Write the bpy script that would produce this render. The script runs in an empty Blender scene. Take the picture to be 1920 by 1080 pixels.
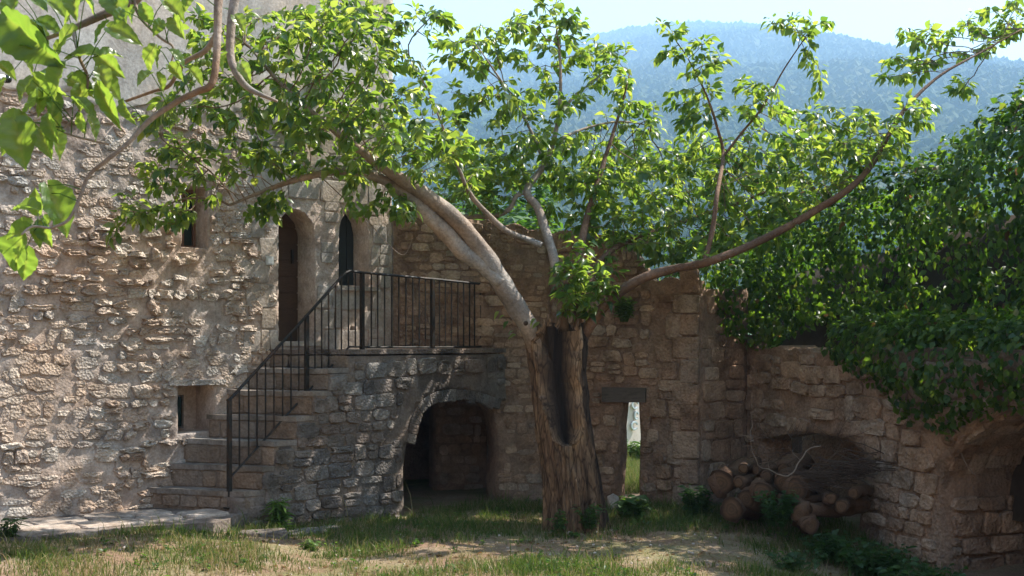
import bpy, bmesh, math, random
import numpy as np
from mathutils import Vector, noise, Matrix

# ------------------------------------------------------------------ camera, world, sun, exposure
SC = bpy.context.scene
EYE, F, HOR = 2.1, 2400.0, 635.0            # eye height (m), focal length and horizon row in photo pixels (1920 wide)
cam_d = bpy.data.cameras.new("camera"); cam = bpy.data.objects.new("camera", cam_d)
SC.collection.objects.link(cam); SC.camera = cam
cam.location = (0, 0, EYE); cam.rotation_euler = (math.radians(90), 0, 0)
cam_d.sensor_width = 36.0; cam_d.lens = F / 1920 * 36.0
cam_d.shift_y = (HOR - 540) / 1920
cam_d.clip_end = 8000; cam_d.clip_start = 0.05
cam_d.dof.use_dof = True; cam_d.dof.focus_distance = 14.0; cam_d.dof.aperture_fstop = 11.0

SUN_EL, SUN_AZ = math.radians(50), math.radians(65)      # azimuth clockwise from +Y (view direction)
world = bpy.data.worlds.new("World"); SC.world = world; world.use_nodes = True
wn = world.node_tree.nodes; wl = world.node_tree.links
sky = wn.new('ShaderNodeTexSky'); sky.sky_type = 'NISHITA'; sky.sun_disc = False
sky.sun_elevation = SUN_EL; sky.sun_rotation = SUN_AZ; sky.air_density = 1.8; sky.dust_density = 1.0; sky.ozone_density = 1.0
wl.new(sky.outputs[0], wn['Background'].inputs[0]); wn['Background'].inputs[1].default_value = 0.095
SUN = Vector((math.sin(SUN_AZ) * math.cos(SUN_EL), math.cos(SUN_AZ) * math.cos(SUN_EL), math.sin(SUN_EL)))
sd = bpy.data.lights.new("sun", 'SUN'); sd.energy = 5.0; sd.angle = math.radians(0.5); sd.color = (1.0, 0.94, 0.84)
so = bpy.data.objects.new("sun", sd); SC.collection.objects.link(so)
so.rotation_euler = SUN.to_track_quat('Z', 'Y').to_euler(); so.location = SUN * 50
SC.view_settings.view_transform = 'Standard'; SC.view_settings.look = 'None'
SC.view_settings.gamma = 1.0; SC.view_settings.use_curve_mapping = False
SC.view_settings.exposure = 1.5
SC.render.engine = 'CYCLES'
SC.cycles.use_denoising = True
SC.cycles.max_bounces = 7; SC.cycles.diffuse_bounces = 4; SC.cycles.glossy_bounces = 2
SC.cycles.transmission_bounces = 4; SC.cycles.transparent_max_bounces = 6; SC.cycles.volume_bounces = 2
SC.cycles.sample_clamp_indirect = 6.0

RNG = np.random.default_rng(7); random.seed(7)
COL = SC.collection

def P(px, py, Y):
    return np.array(((px - 960) / F * Y, Y, EYE - (py - HOR) / F * Y))

def proj(p):
    return 960 + p[0] / p[1] * F, HOR + (EYE - p[2]) / p[1] * F

# ------------------------------------------------------------------ helpers: objects
def tag(o, label, cat, group=None):
    o['label'] = label; o['category'] = cat
    if group: o['group'] = group
    return o

def empty(name, loc, label, cat, group=None):
    o = bpy.data.objects.new(name, None); COL.objects.link(o)
    o.location = loc; o.empty_display_size = 0.2
    return tag(o, label, cat, group)

def link(name, me, mat=None, parent=None):
    o = bpy.data.objects.new(name, me); COL.objects.link(o)
    if mat is not None and len(me.materials) == 0: me.materials.append(mat)
    if parent is not None:
        o.parent = parent
        o.matrix_parent_inverse = Matrix.Translation(-Vector(world_loc(parent)))
    return o

def world_loc(o):
    v = Vector(o.location) if o.parent is None else Vector((0, 0, 0))
    if o.parent is not None:
        return Vector((0, 0, 0))
    return v

def mesh_np(name, V, faces, attrs=None, smooth=False):
    """faces: list of int arrays (n,k)."""
    V = np.asarray(V, dtype=np.float32)
    faces = [np.asarray(f, dtype=np.int32) for f in faces if len(f)]
    me = bpy.data.meshes.new(name)
    me.vertices.add(len(V)); me.vertices.foreach_set('co', V.ravel())
    loops = np.concatenate([f.ravel() for f in faces])
    tot = np.concatenate([np.full(len(f), f.shape[1], dtype=np.int32) for f in faces])
    start = np.concatenate([[0], np.cumsum(tot)[:-1]]).astype(np.int32)
    me.loops.add(len(loops)); me.loops.foreach_set('vertex_index', loops)
    me.polygons.add(len(tot)); me.polygons.foreach_set('loop_start', start); me.polygons.foreach_set('loop_total', tot)
    if attrs:
        for k, v in attrs.items():
            a = me.attributes.new(k, 'FLOAT', 'POINT'); a.data.foreach_set('value', np.asarray(v, dtype=np.float32))
    me.polygons.foreach_set('use_smooth', np.full(len(tot), smooth, dtype=bool))
    me.update(calc_edges=True)
    return me

class MB:
    """collects pieces of geometry into one mesh"""
    def __init__(s): s.V = []; s.F = []; s.A = []; s.n = 0
    def add(s, V, F, tint=0.5):
        V = np.asarray(V, dtype=float)
        s.V.append(V); s.A.append(np.full(len(V), tint) if np.isscalar(tint) else np.asarray(tint))
        for f in F:
            if len(f): s.F.append(np.asarray(f, dtype=np.int32) + s.n)
        s.n += len(V); return s
    def box(s, c, half, d=(1, 0), tint=0.5):
        """box centred at c, half sizes along (d, perpendicular, z)"""
        dx = np.array((d[0], d[1], 0.0)); dx /= np.linalg.norm(dx); dy = np.array((-dx[1], dx[0], 0)); dz = np.array((0, 0, 1.0))
        c = np.asarray(c, float)
        V = [c + dx * half[0] * i + dy * half[1] * j + dz * half[2] * k for k in (-1, 1) for j in (-1, 1) for i in (-1, 1)]
        F = [[0, 2, 3, 1], [4, 5, 7, 6], [0, 1, 5, 4], [2, 6, 7, 3], [0, 4, 6, 2], [1, 3, 7, 5]]
        return s.add(V, [np.array(F)], tint)
    def tube(s, pts, rad, n=8, tint=0.5, cap=True, wob=0.0, seed=0):
        V, F = tube(pts, rad, n, cap, wob, seed); return s.add(V, F, tint)
    def prism(s, poly, z0, z1, tint=0.5):
        """plan polygon (ccw) extruded from z0 to z1"""
        n = len(poly); V = [(p[0], p[1], z0) for p in poly] + [(p[0], p[1], z1) for p in poly]
        s.add(V, [np.array([[i, (i + 1) % n, n + (i + 1) % n, n + i] for i in range(n)]), np.array([list(range(n, 2 * n))]), np.array([list(range(n))[::-1]])], tint)
        return s
    def mesh(s, name, smooth=False):
        return mesh_np(name, np.concatenate(s.V), s.F, {'tint': np.concatenate(s.A)}, smooth)
    def build(s, name, mat, parent=None, smooth=False):
        return link(name, s.mesh(name, smooth), mat, parent)

def tube(pts, rad, n=8, cap=True, wob=0.0, seed=0):
    pts = np.asarray(pts, float); m = len(pts)
    rad = np.full(m, rad) if np.isscalar(rad) else np.asarray(rad, float)
    t = np.gradient(pts, axis=0); t /= np.linalg.norm(t, axis=1)[:, None] + 1e-9
    u = np.cross(t[0], (0.3, 0.2, 1.0)); u /= np.linalg.norm(u)
    V = np.zeros((m, n, 3)); ang = np.arange(n) * 2 * np.pi / n
    for i in range(m):
        u = u - t[i] * np.dot(u, t[i]); u /= np.linalg.norm(u); w = np.cross(t[i], u)
        r = np.full(n, rad[i])
        if wob:
            for j in range(n):
                q = pts[i] * 6 + np.array((math.cos(ang[j]), math.sin(ang[j]), seed)) * 1.1
                r[j] *= 1 + wob * noise.noise(Vector(q))
        V[i] = pts[i] + (np.cos(ang) * r)[:, None] * u + (np.sin(ang) * r)[:, None] * w
    V = V.reshape(-1, 3)
    i, j = np.meshgrid(np.arange(m - 1), np.arange(n), indexing='ij'); i = i.ravel(); j = j.ravel(); k = (j + 1) % n
    F = [np.stack([i * n + j, i * n + k, (i + 1) * n + k, (i + 1) * n + j], 1)]
    if cap:
        F.append(np.arange(n)[::-1][None]); F.append((np.arange(n) + (m - 1) * n)[None])
    return V, F

def smooth_path(pts, k=6):
    """Catmull-Rom through rows of pts"""
    p = np.asarray(pts, float); q = np.vstack([2 * p[0] - p[1], p, 2 * p[-1] - p[-2]]); out = []
    for i in range(1, len(q) - 2):
        for t in np.arange(k) / k:
            out.append(0.5 * (2 * q[i] + (q[i + 1] - q[i - 1]) * t + (2 * q[i - 1] - 5 * q[i] + 4 * q[i + 1] - q[i + 2]) * t * t
                              + (3 * q[i] - q[i - 1] - 3 * q[i + 1] + q[i + 2]) * t ** 3))
    out.append(q[-2]); return np.array(out)

def fbm(p, o=4):
    return noise.fractal(Vector(p), 1.0, 2.0, o)

# ------------------------------------------------------------------ helpers: materials
def new_mat(name):
    m = bpy.data.materials.new(name); m.use_nodes = True
    nt = m.node_tree; b = nt.nodes['Principled BSDF']; b.inputs['Roughness'].default_value = 0.9
    b.inputs['Specular IOR Level'].default_value = 0.2
    return m, nt, b

def ramp(nt, fac, stops):
    r = nt.nodes.new('ShaderNodeValToRGB'); e = r.color_ramp.elements
    while len(e) < len(stops): e.new(0.5)
    for x, (p, c) in zip(e, stops): x.position = p; x.color = (*c, 1)
    nt.links.new(fac, r.inputs[0]); return r.outputs[0]

def ntex(nt, co, scale, detail=4, rough=0.55, dist=0.0):
    n = nt.nodes.new('ShaderNodeTexNoise'); n.inputs['Scale'].default_value = scale; n.inputs['Detail'].default_value = detail
    n.inputs['Roughness'].default_value = rough; n.inputs['Distortion'].default_value = dist
    nt.links.new(co, n.inputs['Vector']); return n.outputs[0]

def mixc(nt, a, b, fac, mode='MULTIPLY'):
    m = nt.nodes.new('ShaderNodeMix'); m.data_type = 'RGBA'; m.blend_type = mode
    for s, v in ((m.inputs[0], fac), (m.inputs[6], a), (m.inputs[7], b)):
        if hasattr(v, 'is_linked'): nt.links.new(v, s)
        elif isinstance(v, tuple): s.default_value = (*v, 1)
        else: s.default_value = v
    return m.outputs[2]

def geo_pos(nt, sc=(1, 1, 1)):
    g = nt.nodes.new('ShaderNodeTexCoord'); mp = nt.nodes.new('ShaderNodeMapping'); mp.inputs['Scale'].default_value = sc
    nt.links.new(g.outputs['Object'], mp.inputs[0]); return mp.outputs[0]

def attr(nt, name):
    a = nt.nodes.new('ShaderNodeAttribute'); a.attribute_name = name; return a.outputs['Fac']

def stone_mat(name, cols, grain=(0.62, 1.25), bump=0.5, bscale=28, stain=None, pits=0.5, rough=0.92):
    """per-stone tint from the 'tint' attribute, grain and pits from noise"""
    m, nt, b = new_mat(name); co = geo_pos(nt)
    base = ramp(nt, attr(nt, 'tint'), [(i / max(1, len(cols) - 1), c) for i, c in enumerate(cols)])
    g1 = ramp(nt, ntex(nt, co, 5, 6, 0.65), [(0.3, (grain[0],) * 3), (0.7, (grain[1],) * 3)])
    g2 = ramp(nt, ntex(nt, co, 34, 5, 0.7), [(0.32, (0.66, 0.63, 0.6)), (0.62, (1.15, 1.14, 1.12))])
    c = mixc(nt, mixc(nt, base, g1, 1.0), g2, 0.8)
    hue = ramp(nt, ntex(nt, co, 1.3, 4), [(0.35, (1.08, 0.97, 0.88)), (0.65, (0.93, 0.99, 1.05))])
    c = mixc(nt, c, hue, 0.9)
    if stain:
        st = ramp(nt, ntex(nt, geo_pos(nt, stain[2] if len(stain) > 2 else (1, 1, 1)), stain[1], 5, 0.7), [(0.47, (1, 1, 1)), (0.66, stain[0])])
        c = mixc(nt, c, st, 1.0)
    nt.links.new(c, b.inputs['Base Color']); b.inputs['Roughness'].default_value = rough
    v = nt.nodes.new('ShaderNodeTexVoronoi'); v.inputs['Scale'].default_value = bscale * 1.6; nt.links.new(co, v.inputs['Vector'])
    h = nt.nodes.new('ShaderNodeMath'); h.operation = 'MULTIPLY_ADD'; nt.links.new(v.outputs[0], h.inputs[0]); h.inputs[1].default_value = pits
    nt.links.new(ntex(nt, co, bscale, 6, 0.7), h.inputs[2])
    bp = nt.nodes.new('ShaderNodeBump'); bp.inputs['Strength'].default_value = bump; bp.inputs['Distance'].default_value = 0.03
    nt.links.new(h.outputs[0], bp.inputs['Height']); nt.links.new(bp.outputs[0], b.inputs['Normal'])
    return m

def leaf_mat(name, cols, trans, rough=0.45, spec=0.35, tfac=0.5):
    m, nt, b = new_mat(name); co = geo_pos(nt)
    base = ramp(nt, attr(nt, 'tint'), [(i / (len(cols) - 1), c) for i, c in enumerate(cols)])
    base = mixc(nt, base, ramp(nt, ntex(nt, co, 40, 3), [(0.3, (0.8, 0.8, 0.8)), (0.7, (1.15, 1.15, 1.1))]), 0.8)
    nt.links.new(base, b.inputs['Base Color']); b.inputs['Roughness'].default_value = rough; b.inputs['Specular IOR Level'].default_value = spec
    t = nt.nodes.new('ShaderNodeBsdfTranslucent')
    tc = ramp(nt, attr(nt, 'tint'), [(i / (len(trans) - 1), c) for i, c in enumerate(trans)]); nt.links.new(tc, t.inputs[0])
    mx = nt.nodes.new('ShaderNodeMixShader'); mx.inputs[0].default_value = tfac
    nt.links.new(b.outputs[0], mx.inputs[1]); nt.links.new(t.outputs[0], mx.inputs[2])
    nt.links.new(mx.outputs[0], nt.nodes['Material Output'].inputs[0]); return m

def wood_mat(name, cols, sc=(14, 14, 1.6), bump=0.6, rough=0.85, scale=3.0):
    m, nt, b = new_mat(name); co = geo_pos(nt, sc)
    n1 = ntex(nt, co, scale, 6, 0.65, 0.4)
    c = ramp(nt, n1, [(0.28 + 0.44 * i / (len(cols) - 1), c) for i, c in enumerate(cols)])
    c = mixc(nt, c, ramp(nt, ntex(nt, geo_pos(nt), 3, 4), [(0.35, (0.75, 0.75, 0.75)), (0.65, (1.2, 1.15, 1.1))]), 0.8)
    nt.links.new(c, b.inputs['Base Color']); b.inputs['Roughness'].default_value = rough
    bp = nt.nodes.new('ShaderNodeBump'); bp.inputs['Strength'].default_value = bump; bp.inputs['Distance'].default_value = 0.02
    nt.links.new(n1, bp.inputs['Height']); nt.links.new(bp.outputs[0], b.inputs['Normal']); return m

def plain_mat(name, c, rough=0.6, metal=0.0, spec=0.4, var=0.15, vs=12):
    m, nt, b = new_mat(name); co = geo_pos(nt)
    cc = mixc(nt, c, ramp(nt, ntex(nt, co, vs, 5, 0.7), [(0.3, (1 - var,) * 3), (0.7, (1 + var,) * 3)]), 1.0)
    nt.links.new(cc, b.inputs['Base Color']); b.inputs['Roughness'].default_value = rough; b.inputs['Metallic'].default_value = metal
    b.inputs['Specular IOR Level'].default_value = spec; return m

M = {}
M['w1_stone'] = stone_mat('pale_limestone', [(.40, .32, .26), (.52, .44, .37), (.44, .345, .28), (.40, .375, .35), (.58, .51, .44), (.39, .295, .23), (.53, .48, .43)], bump=0.9, bscale=22, pits=0.9)
M['w1_mortar'] = stone_mat('old_lime_mortar', [(.42, .355, .315), (.47, .40, .35)], bump=0.6, bscale=20, stain=((.72, .68, .66), 1.5), pits=0.3)
M['dressed'] = stone_mat('dressed_grey_stone', [(.30, .275, .25), (.36, .33, .30), (.33, .285, .24), (.28, .265, .25)], bump=0.3, bscale=20, pits=0.35)
M['plaster'] = stone_mat('smooth_lime_render', [(.46, .42, .385), (.50, .465, .43)], grain=(.80, 1.10), bump=0.25, bscale=10, stain=((.72, .70, .68), 1.1, (1.6, 1.6, .5)), pits=0.2)
M['w2_stone'] = stone_mat('brown_rubble', [(.33, .22, .155), (.40, .28, .20), (.29, .195, .14), (.46, .34, .25), (.33, .27, .22)], bump=0.75, bscale=20, stain=((.5, .46, .42), 2.2), pits=0.8)
M['w2_mortar'] = stone_mat('brown_earth_mortar', [(.25, .17, .125), (.29, .205, .15)], bump=0.7, bscale=18, stain=((.6, .55, .5), 2.0), pits=0.7)
M['w3_stone'] = stone_mat('tawny_eroded_stone', [(.35, .24, .17), (.42, .30, .215), (.31, .215, .155), (.48, .36, .27), (.36, .285, .225)], bump=0.8, bscale=18, stain=((.55, .5, .45), 1.7), pits=0.8)
M['w3_mortar'] = stone_mat('tawny_render', [(.30, .205, .145), (.34, .24, .175)], bump=0.8, bscale=16, stain=((.6, .55, .5), 1.5), pits=0.8)
M['aw_stone'] = stone_mat('grey_weathered_stone', [(.17, .15, .135), (.25, .225, .205), (.20, .165, .145), (.135, .125, .12), (.31, .285, .26)], bump=0.7, bscale=22, stain=((.42, .42, .42), 2.0, (1, 1, .6)), pits=0.7)
M['aw_mortar'] = stone_mat('grey_weathered_mortar', [(.19, .16, .14), (.21, .18, .16)], bump=0.6, bscale=20, stain=((.45, .45, .45), 1.8, (1, 1, .5)), pits=0.5)
M['riser'] = stone_mat('rust_stained_riser', [(.19, .145, .11), (.25, .195, .15), (.165, .13, .105), (.29, .24, .195)], bump=0.6, bscale=20, pits=0.6)
M['tread'] = stone_mat('worn_slab', [(.20, .18, .16), (.27, .24, .215)], bump=0.45, bscale=16, stain=((.5, .48, .45), 2.2), pits=0.3)
M['paving'] = stone_mat('pale_flagstone', [(.40, .345, .30), (.45, .39, .34), (.37, .33, .30)], bump=0.45, bscale=14, stain=((.6, .57, .54), 2.4), pits=0.3)
M['iron'] = stone_mat('black_rust_spotted_iron', [(.016, .017, .017), (.022, .022, .022)], grain=(.7, 1.3), bump=.15, bscale=40, stain=((2.6, 1.5, 1.0), 7.0), pits=.2, rough=.48)
M['door_wood'] = wood_mat('dark_brown_door_wood', [(.05, .03, .02), (.08, .048, .03), (.06, .036, .024)], (3, 3, 18), 0.3)
M['dark_shutter'] = plain_mat('dark_green_shutter_paint', (.018, .024, .024), 0.55, 0, .4, .2)
M['frame_wood'] = wood_mat('brown_frame_wood', [(.16, .085, .055), (.22, .12, .08)], (8, 8, 2), 0.3)
M['glass'] = plain_mat('dark_window_glass', (.012, .03, .03), 0.08, 0, .6, .05)
M['beam'] = wood_mat('old_grey_timber', [(.06, .05, .042), (.12, .10, .085), (.09, .075, .06)], (2, 2, 14), 0.6)
M['trunk'] = wood_mat('split_bare_trunk_wood', [(.35, .33, .31), (.8, .76, .72), (1.25, 1.2, 1.15), (.7, .67, .64), (1.5, 1.45, 1.35)], (6, 6, 1.7), 1.0, .85, 2.4)
M['hollow'] = wood_mat('rotten_heartwood', [(.035, .025, .02), (.075, .05, .035), (.05, .035, .026)], (9, 9, 0.9), 0.8)
M['bark_brown'] = stone_mat('brown_young_bark', [(.12, .07, .044), (.15, .09, .058), (.18, .11, .072), (.14, .08, .045)], grain=(.65, 1.3), bump=0.5, bscale=26, pits=0.5, rough=0.8)
M['bark'] = stone_mat('smooth_grey_brown_bark', [(.23, .185, .15), (.34, .30, .265), (.25, .18, .13), (.14, .085, .05)], grain=(.7, 1.25), bump=0.4, bscale=26, stain=((.72, .74, .76), 3.0), pits=0.4, rough=0.75)
M['twig'] = plain_mat('twig_bark', (.17, .115, .08), .8, 0, .25, .3, 9)
M['log'] = wood_mat('weathered_log_bark', [(.055, .034, .023), (.13, .075, .046), (.085, .05, .033)], (7, 7, 7), 1.0)
M['log_end'] = wood_mat('sawn_log_end', [(.07, .042, .026), (.115, .072, .045), (.085, .054, .034)], (3, 3, 3), 0.3)
nt = M['log_end'].node_tree; b = nt.nodes['Principled BSDF']; src = b.inputs['Base Color'].links[0].from_socket
ad = nt.nodes.new('ShaderNodeMath'); ad.operation = 'MULTIPLY_ADD'; nt.links.new(ntex(nt, geo_pos(nt), 9, 3), ad.inputs[0]); ad.inputs[1].default_value = .25; nt.links.new(attr(nt, 'tint'), ad.inputs[2])
rg_ = ramp(nt, ad.outputs[0], [(.0, (.5, .45, .4)), (.2, (1.1, 1, .9)), (.32, (.7, .65, .6)), (.45, (1.15, 1.1, 1)), (.58, (.75, .7, .65)), (.7, (1.2, 1.1, 1)), (.85, (.9, .8, .7)), (1, (.35, .3, .25))])
nt.links.new(mixc(nt, src, rg_, .9), b.inputs['Base Color'])
M['dry_twig'] = plain_mat('bleached_dead_wood', (.22, .165, .125), .8, 0, .2, .3, 9)
M['brush'] = plain_mat('dark_brushwood', (.07, .047, .035), .9, 0, .2, .3, 9)
M['leaf'] = leaf_mat('mulberry_leaf', [(.022, .062, .02), (.042, .095, .022), (.075, .125, .03)], [(.16, .30, .03), (.34, .50, .05), (.58, .66, .09)], .33, .55, .5)
M['ivy'] = leaf_mat('ivy_leaf', [(.016, .044, .010), (.032, .074, .014), (.054, .10, .018), (.085, .13, .026), (.16, .09, .04)], [(.08, .2, .012), (.15, .30, .018), (.24, .41, .025), (.36, .52, .035), (.25, .14, .05)], .42, .3, .42)
M['grass'] = leaf_mat('grass_blade', [(.035, .07, .018), (.07, .125, .028), (.10, .135, .034), (.26, .205, .10), (.42, .34, .20)], [(.08, .16, .02), (.14, .24, .03), (.2, .24, .05), (.3, .24, .1), (.35, .27, .14)], .6, .2, .4)
M['weed'] = leaf_mat('weed_leaf', [(.02, .055, .014), (.035, .085, .018), (.08, .15, .025)], [(.06, .16, .015), (.12, .27, .02), (.28, .45, .04)], .45, .35, .4)
M['white'] = plain_mat('white_enamel', (.7, .7, .68), .4, 0, .5, .05)
M['plaque'] = plain_mat('grey_plastic', (.42, .43, .42), .5, 0, .4, .1)
M['lens'] = plain_mat('dark_glossy_dome', (.015, .02, .02), .08, 0, .6, .1)
M['roof'] = stone_mat('clay_tile', [(.36, .17, .10), (.40, .22, .14)], bump=.3)
M['pebble'] = stone_mat('pale_pebble', [(.45, .38, .32), (.5, .46, .42)], bump=.3)

# ------------------------------------------------------------------ wall frames, panels and stones
class Frame:
    def __init__(s, o, e):
        s.o = np.array((o[0], o[1])); d = np.array(e, float) - s.o; s.L = float(np.linalg.norm(d)); s.d = d / s.L
        s.n = np.array((s.d[1], -s.d[0]))
    def p(s, u, z, w=0.0):
        return np.array((s.o[0] + s.d[0] * u + s.n[0] * w, s.o[1] + s.d[1] * u + s.n[1] * w, z))
    def ps(s, a, w):
        a = np.asarray(a, float); w = np.asarray(w, float)
        return np.stack([s.o[0] + s.d[0] * a[:, 0] + s.n[0] * w, s.o[1] + s.d[1] * a[:, 0] + s.n[1] * w, a[:, 1]], 1)
    def u(s, px, w=0.0):
        k = (px - 960) / F; o = s.o + s.n * w
        return float((k * o[1] - o[0]) / (s.d[0] - k * s.d[1]))
    def uz(s, px, py, w=0.0):
        a = s.u(px, w); return a, float(EYE - (py - HOR) / F * (s.o[1] + s.n[1] * w + s.d[1] * a))

def inside(poly, x, z):
    c = False; n = len(poly)
    for i in range(n):
        x1, z1 = poly[i]; x2, z2 = poly[(i + 1) % n]
        if (z1 > z) != (z2 > z) and x < (x2 - x1) * (z - z1) / (z2 - z1) + x1: c = not c
    return c

def near(poly, x, z, m):
    if inside(poly, x, z): return True
    for i in range(len(poly)):
        a = np.array(poly[i]); b = np.array(poly[(i + 1) % len(poly)]); ab = b - a
        t = max(0, min(1, np.dot(np.array((x, z)) - a, ab) / (np.dot(ab, ab) + 1e-9)))
        if np.hypot(*(a + ab * t - (x, z))) < m: return True
    return False

def panel(name, fr, outline, holes, thick, step, amp, mat, parent, freq=4.0, back=True, recess=None, smooth=True):
    """a wall face with openings: front cut to a grid and roughened, returns through the thickness, flat back"""
    bm = bmesh.new()
    def fill(w):
        es = []
        for poly in [outline] + holes:
            vs = [bm.verts.new((p[0], p[1], w)) for p in poly]
            es += [bm.edges.new((vs[i], vs[(i + 1) % len(vs)])) for i in range(len(vs))]
        r = bmesh.ops.triangle_fill(bm, use_beauty=True, edges=es, normal=(0, 0, 1 if w == 0 else -1))
        return [g for g in r['geom'] if isinstance(g, bmesh.types.BMFace)]
    fs = fill(0.0)
    us = [p[0] for p in outline]; zs = [p[1] for p in outline]
    for ax, lo, hi in ((0, min(us), max(us)), (1, min(zs), max(zs))):
        k = lo + step
        while k < hi:
            co = [0, 0, 0]; no = [0, 0, 0]; co[ax] = k + 1e-4; no[ax] = 1
            bmesh.ops.bisect_plane(bm, geom=bm.verts[:] + bm.edges[:] + bm.faces[:], dist=1e-5, plane_co=co, plane_no=no)
            k += step
    bmesh.ops.recalc_face_normals(bm, faces=bm.faces)
    for f in bm.faces:
        if f.normal.z < 0: f.normal_flip()
        f.smooth = smooth
    for v in bm.verts:
        q = (v.co.x * freq + thick * 7, v.co.y * freq, len(name))
        v.co.z = amp * (fbm(q, 5) * 1.0 + 0.5 * noise.noise(Vector(q) * 0.35))
        if recess: v.co.z += recess(v.co.x, v.co.y)
    be = [e for e in bm.edges if e.is_boundary]
    r = bmesh.ops.extrude_edge_only(bm, edges=be)
    for g in r['geom']:
        if isinstance(g, bmesh.types.BMVert): g.co.z = -thick
    if back: 
        for f in fill(-thick): pass
    for v in bm.verts:
        q = fr.p(v.co.x, v.co.y, v.co.z); v.co = q
    me = bpy.data.meshes.new(name); bm.to_mesh(me); bm.free()
    a = me.attributes.new('tint', 'FLOAT', 'POINT')
    n = len(me.vertices); co = np.zeros(n * 3); me.vertices.foreach_get('co', co); co = co.reshape(-1, 3)
    a.data.foreach_set('value', np.clip(0.5 + 0.7 * np.array([noise.noise(Vector(c * 1.7)) for c in co]), 0, 1).astype(np.float32))
    return link(name, me, mat, parent)

def resample(poly, n):
    p = np.asarray(poly, float); q = np.vstack([p, p[:1]]); L = np.concatenate([[0], np.cumsum(np.hypot(*np.diff(q, axis=0).T))])
    t = np.linspace(0, L[-1], n, endpoint=False)
    return np.stack([np.interp(t, L, q[:, 0]), np.interp(t, L, q[:, 1])], 1)

def stone_geo(fr, poly, proud, rough=0.5, seed=0, rnd=0.0, base=0.0):
    """one stone from its outline on the wall face: proud, domed, irregular"""
    p = np.asarray(poly, float); n = len(p); c = p.mean(0); rows = []
    size = min(np.ptp(p[:, 0]), np.ptp(p[:, 1]))
    for sc, w in ((1.0, -0.05), (1.0, 0.50 * proud), (0.91, 0.95 * proud), (0.5, 1.0 * proud)):
        ring = c + (p - c) * sc
        wob = np.array([fbm((x * 9 + seed, z * 9, 3.1 + seed), 3) for x, z in ring])
        wb2 = np.array([noise.noise(Vector((x * 14, z * 14, 9.7 + seed))) for x, z in ring])
        w_ = base + w + (rough * proud * wob * 0.8 if w > 0 else 0)
        ring = ring + (ring - c) * (0.10 * rough * wb2)[:, None]
        rows.append(fr.ps(ring, np.full(n, 1.0) * w_))
    V = np.vstack(rows + [fr.p(c[0], c[1], base + proud * (1.0 + rough * 0.5 * noise.noise(Vector((c[0] * 9, c[1] * 9, seed)))))[None]])
    i = np.arange(n); k = (i + 1) % n
    Fq = np.concatenate([np.stack([r * n + i, r * n + k, (r + 1) * n + k, (r + 1) * n + i], 1) for r in range(3)])
    Ft = np.stack([3 * n + i, 3 * n + k, np.full(n, 4 * n)], 1)
    return V, [Fq, Ft]

def rpoly(cx, cz, hw, hh, m, jit, rng, n=12):
    t = (np.arange(n) + rng.uniform(-.25, .25, n)) * 2 * np.pi / n + rng.uniform(0, .5)
    c, s = np.cos(t), np.sin(t)
    x = np.sign(c) * np.abs(c) ** (2 / m) * hw; z = np.sign(s) * np.abs(s) ** (2 / m) * hh
    j = 1 + rng.normal(0, jit, n)
    sk = rng.normal(0, .06)
    return np.stack([cx + x * j + z * sk, cz + z * j], 1)

def rubble(fr, box, course, width, gap, keep, accept, proud, rng, m=3.5, jit=.06, warp=.04, rough=.5, tints=(0, 1), split=.15):
    """irregular courses of stones over box=(u0,u1,z0,z1)"""
    out = []; z = box[2]; row = 0
    while z < box[3]:
        h = rng.uniform(*course); u = box[0] - rng.uniform(0, width[1])
        while u < box[1]:
            w = rng.uniform(*width) * (0.75 + 0.5 * min(1, h / course[1])); parts = [(u, z, w, h)]
            if rng.random() < split and h > .7 * course[1]:
                q = rng.uniform(.4, .6); parts = [(u, z, w, h * q), (u, z + h * q, w, h * (1 - q))]
            for (a, b, ww, hh) in parts:
                cu, cz = a + ww / 2, b + hh / 2
                dz = warp * noise.noise(Vector((cu * 1.1, cz * .6, 4.2))); du = warp * noise.noise(Vector((cu * 1.3, cz * 1.5, 8.2)))
                cu += du + rng.normal(0, .006); cz += dz + rng.normal(0, .006)
                hw = ww / 2 - gap * rng.uniform(.3, .9); hz = hh / 2 - gap * rng.uniform(.3, .9)
                if hw < .02 or hz < .018 or rng.random() > keep: continue
                poly = rpoly(cu, cz, hw, hz, m * rng.uniform(.7, 1.4), jit, rng)
                fits = all(accept(x, y) for x, y in poly) and accept(cu, cz)
                if not fits and hw > .055:
                    for sgn in (-1, 1):
                        p2 = rpoly(cu + sgn * hw / 2, cz, hw / 2 - gap * .4, hz, m, jit, rng)
                        if all(accept(x, y) for x, y in p2): out.append(dict(poly=p2, proud=rng.uniform(*proud), tint=rng.uniform(*tints), rough=rough, c=(cu + sgn * hw / 2, cz), area=hw * hz / 2))
                if fits:
                    out.append(dict(poly=poly, proud=rng.uniform(*proud), tint=rng.uniform(*tints), rough=rough, c=(cu, cz), area=hw * hz))
            u += w
        z += h; row += 1
    return out

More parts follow.
